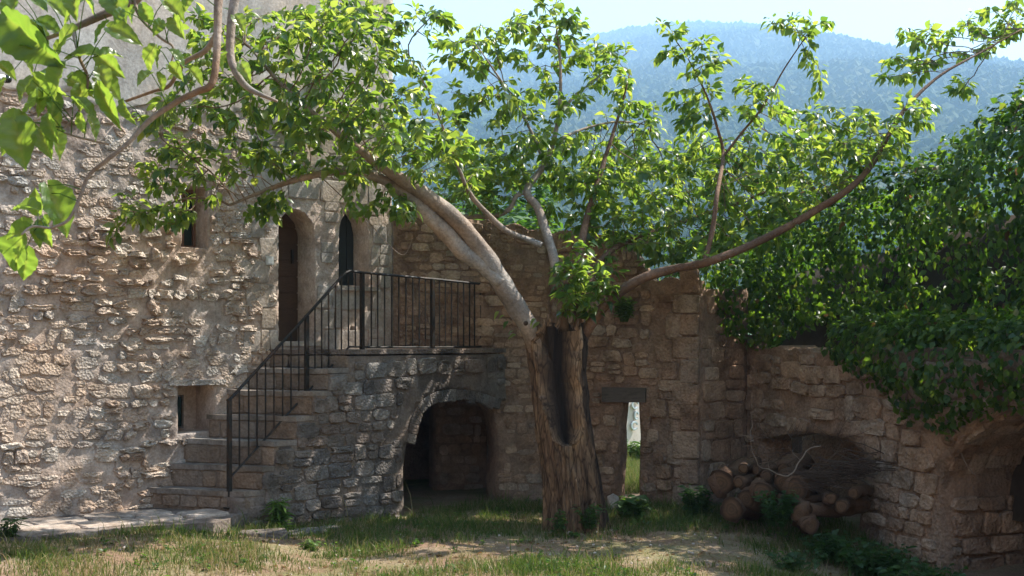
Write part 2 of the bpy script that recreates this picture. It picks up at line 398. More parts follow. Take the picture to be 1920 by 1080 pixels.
def emit(fr, stones, parent, mat, rng, most=300, name='stone', smooth=False, lift=0.008):
    """the largest in the picture as objects of their own, the rest joined as small rubble"""
    for s in stones:
        q = fr.p(*s['c']); x, y = proj(q) if q[1] > 1 else (-9e9, 0)
        s['key'] = s['area'] / max(q[1], 1) ** 2 if (-60 < x < 1980 and -60 < y < 1140) else 0
    stones.sort(key=lambda s: -s['key']); rest = MB()
    for i, s in enumerate(stones):
        V, Fc = stone_geo(fr, s['poly'], s['proud'], s['rough'], rng.uniform(0, 50), base=s.get('base', 0.0) + lift)
        if i < most and s['key'] > 0:
            link(name, mesh_np(name, V, Fc, {'tint': np.full(len(V), s['tint'])}, smooth), mat, parent)
        else: rest.add(V, Fc, s['tint'])
    if rest.n:
        o = rest.build('rubble_fill', mat, parent, smooth); o['kind'] = 'stuff'

def arch_poly(u0, u1, z0, zs, rise, n=10):
    c = (u0 + u1) / 2; r = (u1 - u0) / 2
    return [(u0, z0), (u1, z0)] + [(c + r * math.cos(t), zs + rise * math.sin(t)) for t in np.linspace(0, math.pi, n)]

def ngon_stone(pts, n=12): return resample(pts, n)

# ------------------------------------------------------------------ ground, hills, haze
def axis(fine0, fine1, step, lo, hi, grow=1.16):
    a = list(np.arange(fine0, fine1 + 1e-6, step)); s = step
    while a[-1] < hi: s *= grow; a.append(a[-1] + s)
    s = step; b = []
    x = fine0
    while x > lo: s *= grow; x -= s; b.append(x)
    return np.array(b[::-1] + a)

def gz(x, y):
    return -.30 * min(1, max(0, (x - 1.9) / 1.6)) * min(1, max(0, (14.7 - y) / 1.6)) + .205 * min(1, max(0, (-1.9 - x) / 1.6)) * min(1, max(0, (14.2 - y) / .8)) + 0.03 * noise.noise(Vector((x * .7, y * .7, 1))) + 0.018 * noise.noise(Vector((x * 2.6, y * 2.6, 5))) + 0.008 * noise.noise(Vector((x * 9, y * 9, 5)))

gx = axis(-6.5, 6.5, .11, -2600, 2600); gy = axis(9.5, 18, .11, -60, 4200)
GX, GY = np.meshgrid(gx, gy)
GZ = np.array([[gz(x, y) if abs(x) < 40 and y < 60 else 0 for x in gx] for y in gy])
nx, ny = len(gx), len(gy); ii, jj = np.meshgrid(np.arange(ny - 1), np.arange(nx - 1), indexing='ij'); ii = ii.ravel(); jj = jj.ravel()
gm = mesh_np('ground', np.stack([GX.ravel(), GY.ravel(), GZ.ravel()], 1), [np.stack([ii * nx + jj, ii * nx + jj + 1, (ii + 1) * nx + jj + 1, (ii + 1) * nx + jj], 1)], None, True)
m, nt, b = new_mat('dry_earth_and_litter'); co = geo_pos(nt)
c = ramp(nt, ntex(nt, co, 1.6, 6, .65), [(.3, (.19, .12, .08)), (.5, (.26, .175, .12)), (.68, (.31, .25, .18))])
c = mixc(nt, c, ramp(nt, ntex(nt, co, 38, 5, .75), [(.35, (.6, .58, .55)), (.6, (1.25, 1.2, 1.15))]), .9)
green = ramp(nt, ntex(nt, co, .9, 5, .7), [(.44, (0, 0, 0)), (.6, (1, 1, 1))])
sx = nt.nodes.new('ShaderNodeSeparateXYZ'); nt.links.new(co, sx.inputs[0])
far = nt.nodes.new('ShaderNodeMapRange'); far.inputs['From Min'].default_value = 17; far.inputs['From Max'].default_value = 18.5; nt.links.new(sx.outputs['Y'], far.inputs[0])
mx = nt.nodes.new('ShaderNodeMath'); mx.operation = 'MAXIMUM'; mx.use_clamp = True
ml = nt.nodes.new('ShaderNodeMath'); ml.operation = 'MULTIPLY'; ml.inputs[1].default_value = .5; nt.links.new(green, ml.inputs[0])
nt.links.new(ml.outputs[0], mx.inputs[0]); nt.links.new(far.outputs[0], mx.inputs[1])
gr = ramp(nt, ntex(nt, co, 2.2, 5, .7), [(.35, (.08, .12, .03)), (.55, (.13, .18, .045)), (.7, (.24, .23, .10))])
c = mixc(nt, c, gr, mx.outputs[0], 'MIX'); nt.links.new(c, b.inputs['Base Color'])
bp = nt.nodes.new('ShaderNodeBump'); bp.inputs['Strength'].default_value = .8; bp.inputs['Distance'].default_value = .03
nt.links.new(ntex(nt, co, 30, 6, .75), bp.inputs['Height']); nt.links.new(bp.outputs[0], b.inputs['Normal'])
go = link('ground', gm, m); go['kind'] = 'structure'

RIDGE = np.array([(-1500, 260), (-700, 240), (200, 210), (700, 165), (850, 135), (1050, 92), (1170, 64), (1300, 52), (1400, 55), (1500, 72), (1575, 90), (1650, 112), (1750, 128), (1830, 140), (1920, 158), (2300, 210), (3200, 300)])
YR = 3750.0
def hill_z(x, y):
    rz = EYE + (HOR - np.interp(960 + x / YR * F, RIDGE[:, 0], RIDGE[:, 1])) / F * YR
    t = np.clip((y - 250) / (YR - 250), 0, 1.35); t = np.where(t > 1, 1 - (t - 1) * .5, t)
    g = np.array([fbm((a * .002, bb * .0015, 2.2), 5) for a, bb in zip(np.ravel(x), np.ravel(y))]).reshape(np.shape(x))
    return rz * (t ** 1.1) * (1 + .05 * g * np.sin(np.clip(t, 0, 1) * np.pi)) - 2.0
hx = np.linspace(-2700, 3300, 130); hy = np.linspace(240, 4800, 90); HX, HY = np.meshgrid(hx, hy); HZ = hill_z(HX, HY)
nx, ny = len(hx), len(hy); ii, jj = np.meshgrid(np.arange(ny - 1), np.arange(nx - 1), indexing='ij'); ii = ii.ravel(); jj = jj.ravel()
m, nt, b = new_mat('wooded_hillside'); co = geo_pos(nt)
c = ramp(nt, ntex(nt, co, .007, 6, .7), [(.3, (.04, .07, .025)), (.6, (.055, .085, .03)), (.8, (.07, .095, .035))]); nt.links.new(c, b.inputs['Base Color'])
ho = link('hill', mesh_np('hill', np.stack([HX.ravel(), HY.ravel(), HZ.ravel()], 1), [np.stack([ii * nx + jj, ii * nx + jj + 1, (ii + 1) * nx + jj + 1, (ii + 1) * nx + jj], 1)], None, True), m)
ho['kind'] = 'structure'
# woods on the hill: many small crowns in one mass
ph = (1 + 5 ** .5) / 2
ICO = np.array([(-1, ph, 0), (1, ph, 0), (-1, -ph, 0), (1, -ph, 0), (0, -1, ph), (0, 1, ph), (0, -1, -ph), (0, 1, -ph), (ph, 0, -1), (ph, 0, 1), (-ph, 0, -1), (-ph, 0, 1)]) / 1.9
ICF = np.array([(0, 11, 5), (0, 5, 1), (0, 1, 7), (0, 7, 10), (0, 10, 11), (1, 5, 9), (5, 11, 4), (11, 10, 2), (10, 7, 6), (7, 1, 8), (3, 9, 4), (3, 4, 2), (3, 2, 6), (3, 6, 8), (3, 8, 9), (4, 9, 5), (2, 4, 11), (6, 2, 10), (8, 6, 7), (9, 8, 1)])
N = 60000
hyy = 300 + (YR + 60 - 300) * RNG.random(N) ** .62; hpx = RNG.uniform(700, 2050, N); hxx = (hpx - 960) / F * hyy
hz_ = hill_z(hxx, hyy); r = RNG.uniform(6, 15, N) * np.clip(hyy / 2400, .35, 1.0)
V = ICO[None] * (1 + RNG.normal(0, .22, (N, 12, 1))) * r[:, None, None] * np.array((1, 1, 1.15)) + np.stack([hxx, hyy, hz_ + r * .5], 1)[:, None]
mm = leaf_mat('hill_woodland', [(.02, .045, .014), (.04, .068, .022), (.075, .09, .036)], [(.05, .1, .02), (.08, .14, .03)], .8, .1, .15)
wo = link('hill_woods', mesh_np('hill_woods', V.reshape(-1, 3), [(ICF[None] + (np.arange(N) * 12)[:, None, None]).reshape(-1, 3)], {'tint': np.repeat(np.clip(.5 + .9 * np.array([noise.noise(Vector((a * .006, b_ * .004, 4))) + .6 * noise.noise(Vector((a * .02, b_ * .012, 9))) for a, b_ in zip(hxx, hyy)]) + RNG.normal(0, .15, N), 0, 1), 12)}), mm); wo['kind'] = 'stuff'

hb = MB().box((0, 2300, 485), (4600, 2700, 489))
mh = bpy.data.materials.new('pale_air'); mh.use_nodes = True; nt = mh.node_tree
for n_ in list(nt.nodes):
    if n_.type != 'OUTPUT_MATERIAL': nt.nodes.remove(n_)
pv = nt.nodes.new('ShaderNodeVolumePrincipled'); pv.inputs['Density'].default_value = 0.00030; pv.inputs['Color'].default_value = (.45, .69, 1.0, 1)
pv.inputs['Anisotropy'].default_value = 0.1
nt.links.new(pv.outputs[0], nt.nodes['Material Output'].inputs['Volume'])
hz = hb.build('haze', mh); hz['kind'] = 'stuff'

# ------------------------------------------------------------------ the stone house (wall running back to the right)
W1 = Frame((-5.2, 13.0), (-1.518, 16.18)); UC = W1.L
house = empty('house', (-3.4, 14.6, 0), 'old stone house with pale render above rough rubble and an arched door', 'house')
door_px = [(522, 640), (590, 640), (590, 440), (584, 415), (570, 398), (555, 392), (540, 395), (528, 408), (522, 425)]
win2_px = [(635, 535), (691, 537), (691, 440), (686, 415), (676, 398), (662, 392), (649, 398), (639, 414), (635, 436)]
win1_px = [(340, 463), (388, 466), (388, 352), (340, 350)]
niche_px = [(333, 815), (402, 808), (402, 722), (333, 722)]
vent_px = [(656, 634), (664, 634), (667, 622), (664, 612), (657, 612), (654, 622)]
toW = lambda fr, pts: [fr.uz(*q) for q in pts]
door_h, win2_h, win1_h, niche_h, vent_h = (toW(W1, q) for q in (door_px, win2_px, win1_px, niche_px, vent_px))
def w1_recess(u, z):            # the render coat stands proud of the rubble below it
    return 0.0
ZP = lambda u: 4.66 + .30 * noise.noise(Vector((u * 1.3, 3, 1))) + .14 * noise.noise(Vector((u * 5, 3, 1))) + .05 * noise.noise(Vector((u * 16, 3, 1)))
wall1 = panel('wall', W1, [(-.5, -.15), (UC, -.15), (UC, 4.95), (-.5, 4.95)], [door_h, win2_h, win1_h, niche_h, vent_h], .5, .034, .020, M['w1_mortar'], house, freq=8.5, smooth=True)
panel('upper_wall', W1, [(-3.2, 4.95), (UC, 4.95), (UC, 7.6), (-3.2, 7.6)], [], .5, .3, .01, M['w1_mortar'], house, freq=2)
panel('wall_end', W1, [(-3.2, -.15), (-.5, -.15), (-.5, 4.95), (-3.2, 4.95)], [], .5, .12, .02, M['w1_mortar'], house, freq=6)
# render coat
zs = np.linspace(-3.2, UC, 130)
panel('render_coat', W1, [(u, ZP(u)) for u in zs] + [(UC, 7.6), (-3.2, 7.6)], [], .03, .2, .006, M['plaster'], house, freq=2.0, back=False).location = (W1.n[0] * .022, W1.n[1] * .022, 0)
rng = np.random.default_rng(11)
ud0 = W1.u(505)
opens = [door_h, win2_h, win1_h, niche_h, vent_h]
def acc1(u, z):
    if z > ZP(u) - .03 or z < .02 or u > UC - .02: return False
    if u > ud0 - .12 * math.sin(z * 9) and z > 1.9: return False
    return not any(near(h, u, z, .03) for h in opens)
st = rubble(W1, (-3.1, UC, .02, 4.7), (.075, .19), (.08, .27), .014, .78, acc1, (.008, .062), rng, m=2.7, jit=.15, warp=.11, rough=1.5, split=.4)
for s in st:
    dens = noise.noise(Vector((s['c'][0] * .9, s['c'][1] * .9, 7)))
    s['proud'] *= np.clip(.55 + 1.3 * dens, .2, 1.4)
emit(W1, st, house, M['w1_stone'], rng, 300)
# dressed blocks round the door and the arched window
def accd(u, z): return not any(near(h, u, z, .012) for h in (door_h, win2_h, vent_h)) and u < UC - .015 and z < ZP(u) - .02
st = rubble(W1, (ud0, UC + .1, 1.95, 4.7), (.24, .36), (.20, .42), .008, 1.0, accd, (.004, .012), rng, m=9, jit=.012, warp=.012, rough=.35, split=.25)
emit(W1, st, house, M['dressed'], rng, 0, lift=.014)
for s in list(house.children):
    if s.name.startswith('rubble_fill'): pass
# arch stones
def ring_stones(fr, pts, depth, n, proud, rng, mat, parent, gap=.10, name='arch_stone', rough=.4):
    """wedge stones along an arch line pts (u,z) from one springing to the other, depth outward"""
    p = resample_open(pts, n * 6 + 1)
    for i in range(n):
        a = p[i * 6:(i + 1) * 6 + 1]; t = np.gradient(a, axis=0); nn = np.stack([-t[:, 1], t[:, 0]], 1); nn /= np.linalg.norm(nn, axis=1)[:, None]
        d = depth * rng.uniform(.85, 1.12); lo = a[1] * gap + a[0] * (1 - gap); hi = a[-2] * gap + a[-1] * (1 - gap)
        poly = [lo + nn[0] * .004, hi + nn[-1] * .004, hi + nn[-1] * d * .98, lo + nn[0] * d]
        if poly_area(poly) < 0: poly = poly[::-1]
        V, Fc = stone_geo(fr, resample(poly, 14), rng.uniform(*proud), rough, rng.uniform(0, 50))
        link(name, mesh_np(name, V, Fc, {'tint': np.full(len(V), rng.random())}), mat, parent)
def resample_open(pts, n):
    p = np.asarray(pts, float); L = np.concatenate([[0], np.cumsum(np.hypot(*np.diff(p, axis=0).T))]); t = np.linspace(0, L[-1], n)
    return np.stack([np.interp(t, L, p[:, 0]), np.interp(t, L, p[:, 1])], 1)
def poly_area(p):
    p = np.asarray(p); q = np.roll(p, -1, 0); return .5 * float((p[:, 0] * q[:, 1] - q[:, 0] * p[:, 1]).sum())

def leaf_box(fr, u0, u1, z0, z1, w, t, name, mat, parent):
    c = fr.p((u0 + u1) / 2, (z0 + z1) / 2, w); return MB().box(c, ((u1 - u0) / 2, t / 2, (z1 - z0) / 2), fr.d).build(name, mat, parent)
# door: boards and cross battens set back in the reveal
u0, u1 = door_h[0][0], door_h[1][0]; dz0, dz1 = door_h[0][1], max(q[1] for q in door_h)
door = MB().box(W1.p((u0 + u1) / 2, (dz0 + dz1) / 2, -.43), ((u1 - u0) / 2 + .05, .02, (dz1 - dz0) / 2 + .05), W1.d).build('door', M['door_wood'], house)
nb = 8
for k in range(nb):
    za = dz0 + (dz1 - dz0) * k / nb
    leaf_box(W1, u0 - .03, u1 + .03, za + .007, za + (dz1 - dz0) / nb - .007, -.40, .022, 'plank', M['door_wood'], door)
leaf_box(W1, u0 + .40, u0 + .43, dz0 + .95, dz0 + 1.12, -.375, .03, 'handle', M['iron'], door)
# door sill
leaf_box(W1, u0 - .06, u1 + .07, dz0 - .055, dz0 - .004, -.2, .46, 'door_sill', M['dressed'], house)
# arched window: dark shutter leaf with sill
u0, u1 = win2_h[0][0], win2_h[1][0]; z0, z1 = win2_h[0][1], max(q[1] for q in win2_h)
sh = leaf_box(W1, u0 - .04, u1 + .04, z0 - .03, z1 + .05, -.36, .03, 'shutter', M['dark_shutter'], house)
for k in range(4):
    leaf_box(W1, u0 + .0 + (u1 - u0) * k / 4 + .004, u0 + (u1 - u0) * (k + 1) / 4 - .004, z0 - .02, z1 + .04, -.337, .012, 'plank', M['dark_shutter'], sh)
leaf_box(W1, u0 - .05, u1 + .12, z0 - .06, z0 - .006, .0, .13, 'window_sill', M['dressed'], house)
# small square window
u0, u1 = win1_h[0][0], win1_h[1][0]; z0, z1 = win1_h[0][1], win1_h[2][1]
wf = MB()
for (a, bq, c_, d_) in ((u0 - .02, u0 + .03, z0, z1), (u1 - .03, u1 + .02, z0, z1), (u0 + .03, u1 - .03, z0, z0 + .04), (u0 + .03, u1 - .03, z1 - .04, z1), ((u0 + u1) / 2 - .012, (u0 + u1) / 2 + .012, z0 + .04, z1 - .04)):
    wf.box(W1.p((a + bq) / 2, (c_ + d_) / 2, -.30), ((bq - a) / 2, .025, (d_ - c_) / 2), W1.d)
wfo = wf.build('window', M['frame_wood'], house)
leaf_box(W1, u0, u1, z0, z1, -.315, .008, 'pane', M['glass'], wfo)
# niche: its back wall and a small casement
u0, u1 = niche_h[0][0], niche_h[1][0]; z0, z1 = niche_h[1][1], niche_h[2][1]
leaf_box(W1, u0 - .05, u1 + .05, z0 - .06, z1 + .05, -.47, .04, 'niche_back', M['w1_mortar'], house)
cf = MB(); a0, a1, b0, b1 = u0 + .12, u0 + .27, z0 + .02, z1 - .12
for (a, bq, c_, d_) in ((a0, a0 + .02, b0, b1), (a1 - .02, a1, b0, b1), (a0 + .02, a1 - .02, b0, b0 + .02), (a0 + .02, a1 - .02, b1 - .02, b1)):
    cf.box(W1.p((a + bq) / 2, (c_ + d_) / 2, -.41), ((bq - a) / 2, .015, (d_ - c_) / 2), W1.d)
cfo = cf.build('niche_window', M['beam'], house); leaf_box(W1, a0, a1, b0, b1, -.42, .008, 'pane', M['glass'], cfo)
MB().box(W1.p((u0 + u1) / 2, z1 + .035, .0), ((u1 - u0) / 2 + .12, .05, .03), W1.d).build('niche_lintel', M['w1_stone'], house)
u_, z_ = W1.uz(660, 623)
MB().box(W1.p(u_, z_, -.3), (.08, .02, .1), W1.d).build('vent_back', M['iron'], house)
# rest of the house: gable side, back and roof
B = np.array(W1.p(UC, 0)); A = np.array(W1.p(-3.2, 0)); bn = -np.array((W1.n[0], W1.n[1], 0))
MB().prism([(B[0] + bn[0] * .5, B[1] + bn[1] * .5), (B[0] + bn[0] * 7, B[1] + bn[1] * 7), (B[0] + bn[0] * 7 - W1.d[0] * .4, B[1] + bn[1] * 7 - W1.d[1] * .4), (B[0] + bn[0] * .5 - W1.d[0] * .4, B[1] + bn[1] * .5 - W1.d[1] * .4)], -.1, 7.6).build('side_wall', M['plaster'], house)
q = [A - bn * .04 - np.array((*W1.d, 0)) * .3, B - bn * .04 + np.array((*W1.d, 0)) * .3, B + bn * 3.6 + np.array((*W1.d, 0)) * .3, A + bn * 3.6 - np.array((*W1.d, 0)) * .3]
Vr = [(*q[0][:2], 7.55), (*q[1][:2], 7.55), (*q[2][:2], 9.0), (*q[3][:2], 9.0)]
Vr += [(x, y, z + .12) for x, y, z in Vr]
MB().add(Vr, [np.array([[0, 3, 2, 1], [4, 5, 6, 7], [0, 1, 5, 4], [1, 2, 6, 5], [2, 3, 7, 6], [3, 0, 4, 7]])]).build('roof', M['roof'], house)

# wall camera on its bracket, plaque by the door
c0 = W1.p(W1.u(8), EYE + 480 / F * 13.1, 0)
scam = empty('security_camera', c0, 'small white security camera with a dark glass dome high on the stone wall', 'security camera')
e1 = c0 + np.array((*W1.n, 0)) * .20 + np.array((*W1.d, 0)) * .0; 
MB().tube([c0 - np.array((*W1.d, 0)) * .22 + np.array((*W1.n, 0)) * .0, c0 - np.array((*W1.d, 0)) * .2 + np.array((*W1.n, 0)) * .1, c0 - np.array((*W1.d, 0)) * .14 + np.array((*W1.n, 0)) * .13], .018, 8).build('bracket', M['white'], scam, True)
a = c0 - np.array((*W1.d, 0)) * .16 + np.array((*W1.n, 0)) * .13; d = np.array((*W1.d, 0)) 
MB().tube([a, a + d * .12], [.038, .038], 14).build('housing', M['white'], scam, True)
MB().tube([a + d * .121, a + d * .135, a + d * .165, a + d * .185, a + d * .192], [.042, .044, .040, .024, .006], 14).build('dome', M['lens'], scam, True)
u_, z_ = W1.uz(503, 489)
pl = empty('wall_box', W1.p(u_, z_, .01), 'small grey electrical box fixed to the stonework beside the arched door', 'junction box')
leaf_box(W1, u_ - .05, u_ + .05, z_ - .05, z_ + .05, .028, .03, 'box_body', M['plaque'], pl)
leaf_box(W1, u_ - .03, u_ + .034, z_ - .034, z_ + .026, .048, .012, 'box_cover', M['white'], pl)

# ------------------------------------------------------------------ stone staircase, landing and its arched side wall
AW = Frame((-2.90, 13.58), (-2.90 + 2.72, 13.58 + 2.9))
W2A = Frame((-1.5, 16.2), (.5, 16.75)); W2B = Frame((.5, 16.75), (2.35, 16.0))
stair = empty('stone_staircase', (-2.6, 14.2, 0), 'rough stone staircase rising along the house to a landing over an arched recess', 'staircase')
TR = np.array((.94, -.34)); TR /= np.linalg.norm(TR)
stp = [(280, 914), (320, 869), (345, 823), (392, 777), (428, 731), (463, 690), (505, 655)]
SA = []
for px, py in stp:
    u, z = W1.uz(px, py); a = W1.p(u, z)[:2]
    A_ = np.stack([TR, -AW.d], 1); t, v = np.linalg.solve(A_, AW.o - a)
    SA.append((u, z, a, a + TR * t, v))
def cross2(fr1, fr2):
    t, v = np.linalg.solve(np.stack([fr1.d, -fr2.d], 1), fr2.o - fr1.o); return t, v
UE = cross2(AW, W2A)[0] + .05
zprev = .27; ZL = SA[-1][1]
rng = np.random.default_rng(5)
for i, (u, z, a, b_, v) in enumerate(SA[:-1]):
    ua = SA[i + 1]; nxt_a, nxt_b = ua[2], ua[3]
    inn = (nxt_a - a) / np.linalg.norm(nxt_a - a)
    out_d = AW.d
    # tread slab: irregular nosing line, runs under the next riser
    m_ = 17; front = [a + (b_ - a) * t + np.array((-TR[1], TR[0])) * (-(.022 + .022 * noise.noise(Vector((t * 5, i * 3.3, 0))) + .010 * noise.noise(Vector((t * 16, i * 3.3, 4))))) for t in np.linspace(-.02, 1.0, m_)]
    back = [nxt_b + (nxt_b - b_) * .25, nxt_a + (nxt_a - a) * .25]
    poly = front + back
    bm = MB(); bm.prism([tuple(p) for p in poly], z - .055, z)
    for Vt in bm.V:
        for q in Vt: q[2] += .014 * noise.noise(Vector((q[0] * 3.5, q[1] * 3.5, i * 2.1)))
    tr = bm.build('tread', M['tread'], stair)
    # solid core under the tread
    MB().prism([tuple(a), tuple(b_), tuple(nxt_b + AW.d * .1), tuple(nxt_a + (nxt_a - a) * .4)], -.1, z - .057).build('step_core', M['riser'], stair)
    # riser stones
    rf = Frame(a, b_); nst = int(rng.integers(3, 6)); cuts = np.sort(np.concatenate([[0, rf.L], rng.uniform(.12, rf.L - .12, nst - 1)]))
    for k in range(len(cuts) - 1):
        w = cuts[k + 1] - cuts[k]
        if w < .07: continue
        h = z - .06 - zprev
        V, Fc = stone_geo(rf, rpoly((cuts[k] + cuts[k + 1]) / 2, zprev + h / 2, w / 2 - .007, h / 2 - .007, 7, .02, rng, 12), rng.uniform(.008, .024), .5, rng.uniform(0, 50))
        link('riser_stone', mesh_np('riser_stone', V, Fc, {'tint': np.full(len(V), rng.random())}), M['riser'], stair)
    zprev = z
# landing slab
a6, b6, v6 = SA[-1][2], SA[-1][3], SA[-1][4]
ce = AW.p(UE, 0)[:2]; hc = np.array((-1.5, 16.17))
rf = Frame(a6, b6); h = ZL - .06 - zprev
for k in range(4):
    w = rf.L / 4
    V, Fc = stone_geo(rf, rpoly((k + .5) * w, zprev + h / 2, w / 2 - .007, h / 2 - .007, 7, .02, rng, 12), .015, .5, rng.uniform(0, 50))
    link('riser_stone', mesh_np('riser_stone', V, Fc, {'tint': np.full(len(V), rng.random())}), M['riser'], stair)
off = AW.n * .02; TN = np.array((TR[1], -TR[0])) * .025
rim = [b6 + TN * (1 - t) + (ce - b6) * t + AW.n * (.012 + .022 * noise.noise(Vector((t * 9, 3, 3)))) for t in np.linspace(0, 1, 26)]
MB().prism([tuple(a6 + TN)] + [tuple(q) for q in rim] + [tuple(hc)], ZL - .055, ZL).build('landing_slab', M['aw_stone'], stair)
MB().prism([tuple(a6), tuple(b6 - AW.n * .45), tuple(ce - AW.n * .45 + AW.d * .1), tuple(hc)], ZL - .45, ZL - .072).build('landing_core', M['aw_mortar'], stair)
# side wall with the arch
outl = [(-.02, -.2)]
arch = [AW.uz(*q) for q in [(757, 985), (757, 960), (756, 880), (762, 830), (769, 790), (778, 765), (795, 745), (820, 733), (850, 729), (880, 731), (910, 738), (940, 750)]]
arch[0] = (arch[0][0], -.2); aend = arch[-1]
outl += arch + [(UE, aend[1] - .03), (UE, ZL - .075)]
prof = [(v6, ZL - .075)]
for i in range(len(SA) - 2, -1, -1):
    prof += [(SA[i + 1][4] - .012, SA[i][1] - .06), (SA[i][4], SA[i][1] - .06)]
prof[-1] = (-.02, SA[0][1] - .06)
outl += prof
side = panel('side_wall', AW, outl, [], .42, .11, .014, M['aw_mortar'], stair, freq=5)
def acc_a(u, z):
    if u < .0 or u > UE - .03 or z < -.1 or z > ZL - .10: return False
    if not inside(outl, u, z): return False
    top = np.interp(u, [q[4] for q in SA], [q[1] for q in SA])
    if u < v6 and z > top - .20: return False
    return not near([arch[0]] + arch[1:] + [(UE, aend[1]), (UE, -.2)], u, z, .03 if z < .95 else .16)
st = rubble(AW, (0, UE, -.08, ZL), (.11, .21), (.13, .30), .014, .93, acc_a, (.006, .035), rng, m=3.6, jit=.06, warp=.05, rough=.8, split=.25)
emit(AW, st, stair, M['aw_stone'], rng, 230)
ring_stones(AW, [arch[i] for i in range(11, 2, -1)], .145, 17, (.008, .016), rng, M['aw_stone'], stair, gap=.05, rough=.8)
# ragged stones following the slope of the flight
for i in range(len(SA) - 1):
    u = SA[i][4] + .12; z = SA[i][1] - .17
    if i: 
        V, Fc = stone_geo(AW, rpoly(u, z, .13, .085, 4, .07, rng), .03, .8, rng.uniform(0, 50)); link('stone', mesh_np('stone', V, Fc, {'tint': np.full(len(V), rng.random())}), M['aw_stone'], stair)

# ------------------------------------------------------------------ iron railing
rail = empty('iron_railing', AW.p(0, .25, -.2), 'thin black iron railing up the stone stair and along the landing', 'railing')
RW = -.18
def rp(px, py, w=RW): u, z = AW.uz(px, py, w); return AW.p(u, z, w)
for px, y0, y1, r in ((430, 953, 748, .021), (575, 772, 592, .021), (679, 657, 511, .022), (811, 655, 523, .022)):
    a, b_ = rp(px, y0), rp(px, y1); post = MB().box((a + b_) / 2, (r, r, (b_[2] - a[2]) / 2), AW.d).build('post', M['iron'], rail)
    MB().box(a + np.array((0, 0, .006)), (.045, .045, .008), AW.d).build('base_plate', M['iron'], post)
top1 = [rp(426, 752), rp(432, 748), rp(575, 592), rp(648, 511), rp(656, 508)]
top2 = [rp(656, 508), rp(679, 511), rp(811, 523), rp(917, 534)]
low1 = [rp(430, 897), rp(575, 737), rp(655, 650)]; low2 = [rp(655, 650), rp(679, 650.5), rp(811, 651), rp(920, 650)]
def flat_bar(pts, hw, hh, name):
    m_ = MB()
    for a, b_ in zip(pts[:-1], pts[1:]):
        m_.tube([a, b_], [hw, hw], 6)
    return m_.build(name, M['iron'], rail)
flat_bar(top1, .017, .01, 'handrail'); flat_bar(top2, .017, .01, 'handrail'); flat_bar(low1, .012, .008, 'lower_rail'); flat_bar(low2, .012, .008, 'lower_rail')
tb = np.array([(430, 750), (575, 592), (650, 510), (656, 508), (679, 511), (811, 523), (917, 534)]); lb = np.array([(430, 897), (575, 737), (655, 650), (679, 650.5), (811, 651), (920, 650)])
for px in [449, 466, 482, 498, 514, 530, 545, 560, 590, 603, 616, 629, 641, 653, 666, 696, 709, 722, 735, 748, 761, 774, 786, 798, 824, 835, 847, 858, 869, 880, 890, 901, 912]:
    a = rp(px, np.interp(px, lb[:, 0], lb[:, 1])); b_ = rp(px, np.interp(px, tb[:, 0], tb[:, 1]) + 1)
    b_[:2] = a[:2]; jx = random.gauss(0, .003); a[0] += jx; b_[0] += jx
    MB().box((a + b_) / 2, (.0065, .0065, (b_[2] - a[2]) / 2), AW.d).build('baluster', M['iron'], rail)

# ------------------------------------------------------------------ ruined rear wall with its slit doorway
rear = empty('ruined_wall', (1.4, 16.3, 0), 'ruined brown stone wall with a broken top and a narrow doorway under a timber', 'wall')
ft = lambda u, z: .05 * noise.noise(Vector((u * 4, 1.5, z)))
def top_line(fr, pxs):
    pts = [fr.uz(*q) for q in pxs]; us = np.array([p[0] for p in pts]); zs = np.array([p[1] for p in pts])
    uu = np.linspace(us[0], us[-1], 36); out = []
    for k, u in enumerate(uu):
        out.append((u, float(np.interp(u, us, zs)) + .05 * math.copysign(abs(noise.noise(Vector((u * 5, 9.5, 2)))) ** .6, noise.noise(Vector((u * 5, 9.5, 2))))))
    return out
topA = top_line(W2A, [(728, 398), (800, 396), (860, 402), (940, 418), (1010, 432), (1034, 436)]); topA[-1] = (W2A.L, topA[-1][1]); topA[0] = (0, topA[0][1])
dk = [W2A.uz(*q) for q in [(738, 1000), (934, 1000), (928, 905), (936, 850), (930, 800), (926, 775), (900, 748), (738, 740)]]
dk = [(.06, -.1), (dk[1][0], -.1)] + dk[2:7] + [(.06, dk[6][1])]
o2a = [(0, -.2), (W2A.L, -.2)] + topA[::-1]
panel('wall_core', W2A, o2a, [dk], .55, .12, .010, M['w2_mortar'], rear, freq=5)
acc = lambda u, z: .02 < u < W2A.L - .02 and z > -.05 and not near(dk, u, z, .02) and z < np.interp(u, [q[0] for q in topA], [q[1] for q in topA]) - .02
rng = np.random.default_rng(21)
st = rubble(W2A, (0, W2A.L, -.05, 3.7), (.09, .17), (.12, .27), .014, .82, acc, (.002, .022), rng, m=3.5, jit=.08, warp=.05, rough=.9, split=.25)
emit(W2A, st, rear, M['w2_stone'], rng, 90, lift=.007)
a_, b_ = W2A.p(.0, 0, -.5)[:2], W2A.p(dk[1][0] + .2, 0, -.5)[:2]; nb_ = -W2A.n
for (q0, q1, q2, q3) in ((a_ - W2A.d * .1, a_, a_ + nb_ * 2.2, a_ + nb_ * 2.2 - W2A.d * .1), (b_, b_ + W2A.d * .1, b_ + W2A.d * .1 + nb_ * 2.2, b_ + nb_ * 2.2), (a_ + nb_ * 2.2, b_ + nb_ * 2.2, b_ + nb_ * 2.3, a_ + nb_ * 2.3)):
    MB().prism([tuple(q0), tuple(q1), tuple(q2), tuple(q3)], -.2, 1.75).build('cellar_wall', M['w2_mortar'], rear)
